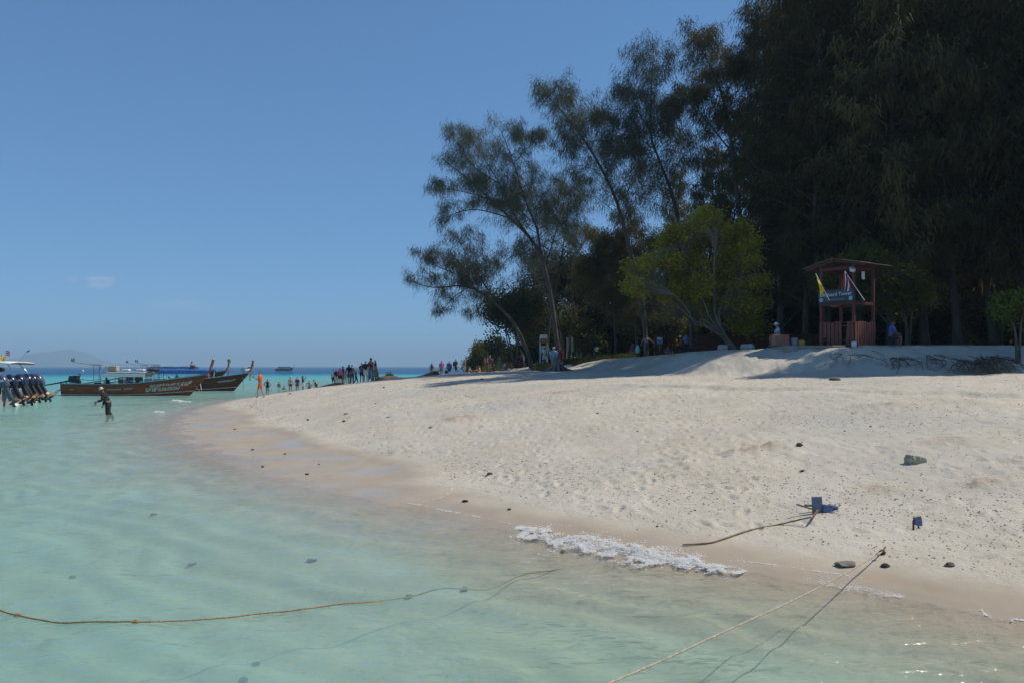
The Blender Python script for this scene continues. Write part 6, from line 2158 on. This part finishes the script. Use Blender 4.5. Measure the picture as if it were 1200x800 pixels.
litter(60000, 1, .014, mat('litter_brown', (.15, .115, .08), .9, .5, 3), 'beach_litter', 'brown bits of leaf and coral strewn over the dry sand',
       lambda x, y, s, z, R: (z > .16) & (R.uniform(0, 1, len(x)) < (.13 + .7 * np.exp(-((s - 3.0 - .6 * fbm(x * .3, y * .3, 2, 3)) / 1.1) ** 2) + .35 * np.exp(-((s - 11) / 3) ** 2) * (fbm(x * .5, y * .5, 2, 9) > .1))))
litter(14000, 2, .016, mat('litter_pale', (.50, .46, .38), .9, .3, 3), 'shell_grit', 'pale bits of shell and coral on the sand',
       lambda x, y, s, z, R: (z > .12) & (R.uniform(0, 1, len(x)) < (.08 + .5 * np.exp(-((s - 2.6) / 1.2) ** 2))))

# ---------------------------------------------------------------- anchors, stake and ropes
ANCH = mat('anchor_grey_blue_paint', (0.13, 0.17, 0.22), 0.55, 0.25, 8.0, 0.2)
ANCHB = mat('anchor_blue_paint', (0.045, 0.075, 0.18), 0.55, 0.3, 8.0, 0.2)
RUST = mat('rusty_iron', (0.13, 0.085, 0.055), 0.85, 0.4, 12.0, 0.6)
ag = ray_ground(960, 600)
an_ = thing('boat_anchor', 'grey and blue steel anchor with a standing plate, rope tied to its shank', 'anchor', ag + Vector((0, 0, -.02)), math.radians(6))
m = MB(); m.bevbox((-.03, 0, .12), (.15, .025, .24), .006, (-.12, 0, 0), ); m.build('upright_fluke', ANCH, an_)
m = MB(); m.bevbox((.11, -.03, .07), (.15, .025, .11), .006, (-.35, .15, -.1)); m.build('blue_fluke', ANCHB, an_)
m = MB(); m.bevbox((.02, .06, .10), (.40, .03, .03), .006, (0, .05, -.05)); m.build('stock_bar', ANCH, an_)
m = MB(); m.bevbox((.21, .02, .085), (.14, .08, .05), .01, (.3, .2, .2)); m.build('rust_blue_tip', ANCHB, an_)
m = MB(); m.tube([(-.04, -.03, .05), (-.34, -.02, .14)], .012, 6); m.build('iron_rod', RUST, an_)
m = MB(); m.tube([(-.03, -.02, .06), (-.18, -.22, .03), (-.33, -.42, .01)], [.018, .018, .014], 6); m.build('shank', RUST, an_)
m = MB(); m.bevbox((.18, -.07, .02), (.12, .06, .03), .008, (.2, 0, .3)); m.build('seaweed_clump', mat('seaweed', (.16, .15, .05), .9, .3, 9), an_)
bg_ = ray_ground(1076, 619)
an2 = thing('boat_anchor', 'half-buried anchor showing a single bent blue fluke above a sand heap', 'anchor', bg_ + Vector((0, 0, -.02)), .1)
m = MB(); m.bevbox((0, 0, .11), (.115, .02, .10), .006, (-.3, .15, .1)); m.build('blue_fluke', ANCHB, an2)
m = MB(); m.tube([(-.02, .01, .16), (-.06, .01, .12), (-.065, 0, -.02)], .012, 6); m.tube([(-.06, .01, .15), (.05, .02, .165)], .012, 6); m.build('rusty_frame', RUST, an2)
m = MB(); m.tube([(0, .0, .06), (0.01, -.01, -.02)], .012, 6); m.build('shank', RUST, an2)


def rope(label, pts, r, m_=None, k=8, knots=()):
    p = catmull(pts, k)
    o = MB(); 
    rr = [r * (1 + .12 * math.sin(i * 1.7)) for i in range(len(p))]
    o.tube(p, rr, 6)
    ob = tag(o.build('rope', m_ or ROPE, None, True), label, 'rope')
    for q in knots:
        kn = MB(); kn.lathe([(.01, -.03), (r * 2.6, -.012), (r * 2.8, .012), (.01, .03)], p[q], 8, (0, 1.2, .3)); kn.build('knot', m_ or ROPE, ob, True)
    return ob


stake = ray_ground(1034, 649)
s_o = MB(); s_o.tube([stake + Vector((.10, .14, .05)), stake + Vector((0, 0, .03)), stake + Vector((-.05, -.05, -.03))], .013, 6); s_o.lathe([(.02, -.02), (.045, 0), (.02, .03)], stake + Vector((0, 0, .02)), 8)
tag(s_o.build('mooring_stake', RUST, None, True), 'short rusty stake in the sand that holds the tight rope', 'stake')
ROPEP = mat('pale_rope', (0.62, 0.52, 0.37), 0.9, 0.25, 30.0, 0.8, bscale=90)
near = P(716, 799, 4.6); near2 = near + (near - stake) * .55 + Vector((0, 0, .12))
rope('tight pale mooring rope running from the stake out over the water', [near2, near, stake.lerp(near, .75) + Vector((0, 0, -.02)), stake.lerp(near, .5) + Vector((0, 0, -.035)), stake.lerp(near, .25) + Vector((0, 0, -.02)), stake + Vector((0, 0, .03))], .0075, ROPEP, 10, (48,))
aw = ag + Matrix.Rotation(math.radians(6), 3, 'Z') @ Vector((-.33, -.42, .02))
r2 = [aw]
for px, py in ((915, 615), (880, 622), (850, 632), (832, 637)):
    r2.append(ray_ground(px, py) + Vector((0, 0, .012)))
r2.append(ray_ground(800, 640) + Vector((0, 0, .02)))
rope('worn brown rope lying on the sand from the anchor to the foam', r2, .011, mat('worn_rope', (.30, .20, .11), .9, .35, 30, .8, bscale=90), 8)
fl = [(-90, 700), (-30, 710), (8, 717), (70, 729), (120, 733), (165, 734), (230, 727), (300, 719), (380, 710), (440, 704), (500, 695), (560, 686), (620, 676), (680, 664), (720, 655)]
r3 = []
for i, (px, py) in enumerate(fl):
    zz = .028 - .05 * max(0, (i - 8) / 3) if i < 12 else -.13 + .04 * (i - 12)
    Yq = (CAMZ - zz) * F / (py - 429)
    r3.append(Vector(((px - 600) / F * Yq, Yq, zz)))
rp2 = catmull(r3, 6)
for k, q in enumerate(rp2):
    w0_ = float(.012 + swell(np.array([q.x]), np.array([q.y]), shore_dist(np.array([q.x]), np.array([q.y])))[0])
    q.z = w0_ + .005 - .10 * float(sstep(.60, .82, k / len(rp2)))
r3 = rp2
rope('slack orange-brown rope floating in a long curve on the shallow water', r3, .008, mat('orange_rope', (.50, .33, .15), .9, .3, 30, .8, bscale=90), 3, (40, 88))

# ---------------------------------------------------------------- foam
FOAM = None
def foam_material():
    m, nt, b, out = new_mat('sea_foam')
    b.inputs['Base Color'].default_value = (0.9, 0.9, 0.89, 1)
    b.inputs['Roughness'].default_value = 0.6
    tl = nt.nodes.new('ShaderNodeBsdfTranslucent'); tl.inputs['Color'].default_value = (0.9, 0.9, 0.89, 1)
    mx = nt.nodes.new('ShaderNodeMixShader'); mx.inputs[0].default_value = .5
    nt.links.new(b.outputs[0], mx.inputs[1]); nt.links.new(tl.outputs[0], mx.inputs[2]); nt.links.new(mx.outputs[0], out.inputs['Surface'])
    nz = nt.nodes.new('ShaderNodeTexNoise'); nz.inputs['Scale'].default_value = 38; nz.inputs['Detail'].default_value = 4
    tc = nt.nodes.new('ShaderNodeTexCoord'); nt.links.new(tc.outputs['Object'], nz.inputs['Vector'])
    bp = nt.nodes.new('ShaderNodeBump'); bp.inputs['Strength'].default_value = .3; bp.inputs['Distance'].default_value = .01
    nt.links.new(nz.outputs['Fac'], bp.inputs['Height']); nt.links.new(bp.outputs[0], b.inputs['Normal'])
    return m


FOAM = foam_material()


OCT_V = np.array([(1, 0, 0), (-1, 0, 0), (0, 1, 0), (0, -1, 0), (0, 0, 1), (0, 0, -1)], float)
OCT_F = np.array([(0, 2, 4), (2, 1, 4), (1, 3, 4), (3, 0, 4)])


def foam(label, line, width, height, n, thr, seed, size=.008, lip=.6):
    """Froth: thousands of tiny bubbles heaped along a line on the ground plan, thinning to lacy strands."""
    R = np.random.default_rng(seed)
    pts = catmull([Vector((x, y, 0)) for x, y in line], 12)
    pts = np.array([p[:2] for p in pts])
    dl = np.r_[0, np.cumsum(np.linalg.norm(np.diff(pts, axis=0), axis=1))]
    u = R.uniform(0, 1, n); v = np.clip(R.normal(0.1, .55, n), -1.6, 1.25)
    uu = np.linspace(0, 1, 400)
    cx = np.interp(uu * dl[-1], dl, pts[:, 0]); cy = np.interp(uu * dl[-1], dl, pts[:, 1])
    tx = np.gradient(cx); ty = np.gradient(cy); ln = np.hypot(tx, ty)
    px_, py_ = np.interp(u, uu, cx), np.interp(u, uu, cy)
    nx_, ny_ = np.interp(u, uu, ty / ln), np.interp(u, uu, -tx / ln)
    wv = width * np.sin(np.pi * np.clip(u, .015, .985)) ** .55 * (1 + .5 * fbm(u * 13, u * 0, 3, seed))
    X_ = px_ + nx_ * v * wv; Y_ = py_ + ny_ * v * wv
    k = .35 / max(width, .1) * .35 + 2.6
    web = 1 - np.abs(fbm(X_ * k, Y_ * k, 4, seed + 1, .55)) * 2.6                 # strands
    lump = .5 + .5 * fbm(X_ * 5, Y_ * 5, 3, seed + 7)
    dens = web * .9 + lip * np.exp(-((v - .45) / .4) ** 2) * (.4 + .9 * lump) - .38 * np.abs(v - .2)
    ok = R.uniform(0, 1, n) < 1 / (1 + np.exp(-(dens - thr) * 5.5))
    X_, Y_, v, u, lump, dens = X_[ok], Y_[ok], v[ok], u[ok], lump[ok], dens[ok]
    m_ = len(X_)
    g0 = np.maximum(land(X_, Y_), .014 + swell(X_, Y_, shore_dist(X_, Y_)))
    heap = height * np.exp(-((v - .2) / .5) ** 2) * (.25 + 1.1 * lump ** 2) * np.sin(np.pi * np.clip(u, .02, .98)) ** .6
    Z_ = g0 + .003 + heap * R.uniform(0, 1, m_) ** .6
    r_b = size * R.lognormal(0, .45, m_)
    C = np.stack([X_, Y_, Z_], 1)
    V_ = (C[:, None, :] + OCT_V[None] * r_b[:, None, None] * np.array([1.25, 1.25, .8])).reshape(-1, 3)
    Fc = (np.arange(m_)[:, None, None] * 6 + OCT_F[None]).reshape(-1, 3)
    return tag(link('foam', np_mesh('foam', V_, Fc, FOAM, True)), label, 'foam', None, 'stuff')


def gxy(px, py):
    Yq = CAMZ * F / (py - 429)
    return ((px - 600) / F * Yq, Yq)


def along_shore(i0, i1, off, n=10):
    """Points following the waterline between two photograph columns, shifted inland by off metres."""
    xs_ = np.linspace(i0, i1, n)
    out_ = []
    for px in xs_:
        ys = np.geomspace(6.3, 60, 900)
        sd_ = shore_dist((px - 600) / F * ys, ys)
        k = int(np.argmax(sd_ > off))
        out_.append(((px - 600) / F * ys[k], ys[k]))
    return out_


foam('white foam of the small breaking wave', [gxy(606, 621), gxy(650, 630), gxy(710, 643), gxy(775, 654), gxy(830, 663), gxy(872, 672)], .60, .08, 170000, .93, 3, .0044, .66)
foam('thin foam edge of the swash beside the breaking wave', along_shore(868, 1010, .34), .03, .003, 3500, .85, 13, .0035)
foam('lacy foam left on the wet sand', along_shore(940, 1060, .10), .24, .002, 11000, 1.0, 17, .0033, .25)
foam('small foam patch washing up at the edge of the wet sand', along_shore(1135, 1200, .1), .10, .005, 5000, .95, 19, .0035)
foam('broken foam line where the swash turns back below the wet shelf', along_shore(470, 610, .25), .05, .003, 6000, .98, 27, .004)
foam('thin foam thread along the wet sand', [gxy(478, 566), gxy(505, 572), gxy(530, 580), gxy(520, 588), gxy(495, 592)], .05, .004, 2500, .85, 23, .0045)
foam('small foam crest near the longtail bow', [gxy(205, 469), gxy(214, 470.5), gxy(224, 471)], .35, .10, 900, .7, 29, .035)
foam('small foam crest on the ripple beside the wet shelf', [gxy(183, 482), gxy(188, 483), gxy(193, 483)], .2, .06, 500, .7, 31, .025)

# ---------------------------------------------------------------- far island and hazy hills across the water
def far_hill(name, label, Y, prof, m_, depth, seed):
    """Ridge with real depth: profile in photograph pixels, falling to the sea front and back."""
    xs = np.linspace(prof[0][0], prof[-1][0], 110)
    hs = np.interp(xs, [p[0] for p in prof], [p[1] for p in prof])
    X_ = (xs - 600) / F * Y
    hz = np.maximum(429 - hs, 0) / F * Y + CAMZ
    nv = 15
    V_ = []
    for j in range(nv):
        v = j / (nv - 1) * 2 - 1
        k = (1 - abs(v) ** 1.6)
        V_.append(np.stack([X_, np.full_like(X_, Y + v * depth) + 60 * fbm(X_ * .01, X_ * 0 + j, 2, seed), hz * k * (1 + .12 * fbm(X_ * .006, X_ * 0 + j * .7, 3, seed + 3) * (abs(v) > .02)) - 2 * (1 - k)], 1))
    V_ = np.concatenate(V_)
    nx_ = len(xs)
    i = np.arange(nv - 1)[:, None] * nx_ + np.arange(nx_ - 1)[None, :]
    o = link(name, np_mesh(name, V_, np.stack([i, i + 1, i + nx_ + 1, i + nx_], -1).reshape(-1, 4), m_, True))
    return tag(o, label, None, None, 'structure')


HILLM = mat('far_wooded_slopes', (0.045, 0.06, 0.045), 0.95, 0.3, .01)
far_hill('island_hills', 'wooded island hills far across the sea, pale with distance', 6000, [(8, 430), (30, 424), (45, 418), (58, 413.5), (68, 411.5), (74, 411), (80, 408.6), (84, 409.5), (90, 414), (97, 418), (108, 423), (120, 428), (126, 430)], HILLM, 700, 3)
far_hill('island_hills', 'lower hills far across the sea, almost lost in the air', 7000, [(100, 430), (115, 427), (128, 424.6), (136, 424.4), (146, 426.5), (158, 427.8), (172, 430)], HILLM, 500, 9)
# ---------------------------------------------------------------- the air
HAZE = True
if HAZE:
    m = bpy.data.materials.new('haze_air')
    m.use_nodes = True
    m.node_tree.nodes.clear()
    out = m.node_tree.nodes.new('ShaderNodeOutputMaterial')
    pv = m.node_tree.nodes.new('ShaderNodeVolumePrincipled')
    pv.inputs['Color'].default_value = (0.56, 0.80, 1.0, 1)
    pv.inputs['Density'].default_value = 0.00030
    m.node_tree.links.new(pv.outputs[0], out.inputs['Volume'])
    hz_ = MB(); hz_.box((0, 4600, 65), (60000, 9600, 193)); ho = hz_.build('haze', m)
    tag(ho, 'thin bluish sea haze in the air', None, None, 'stuff')
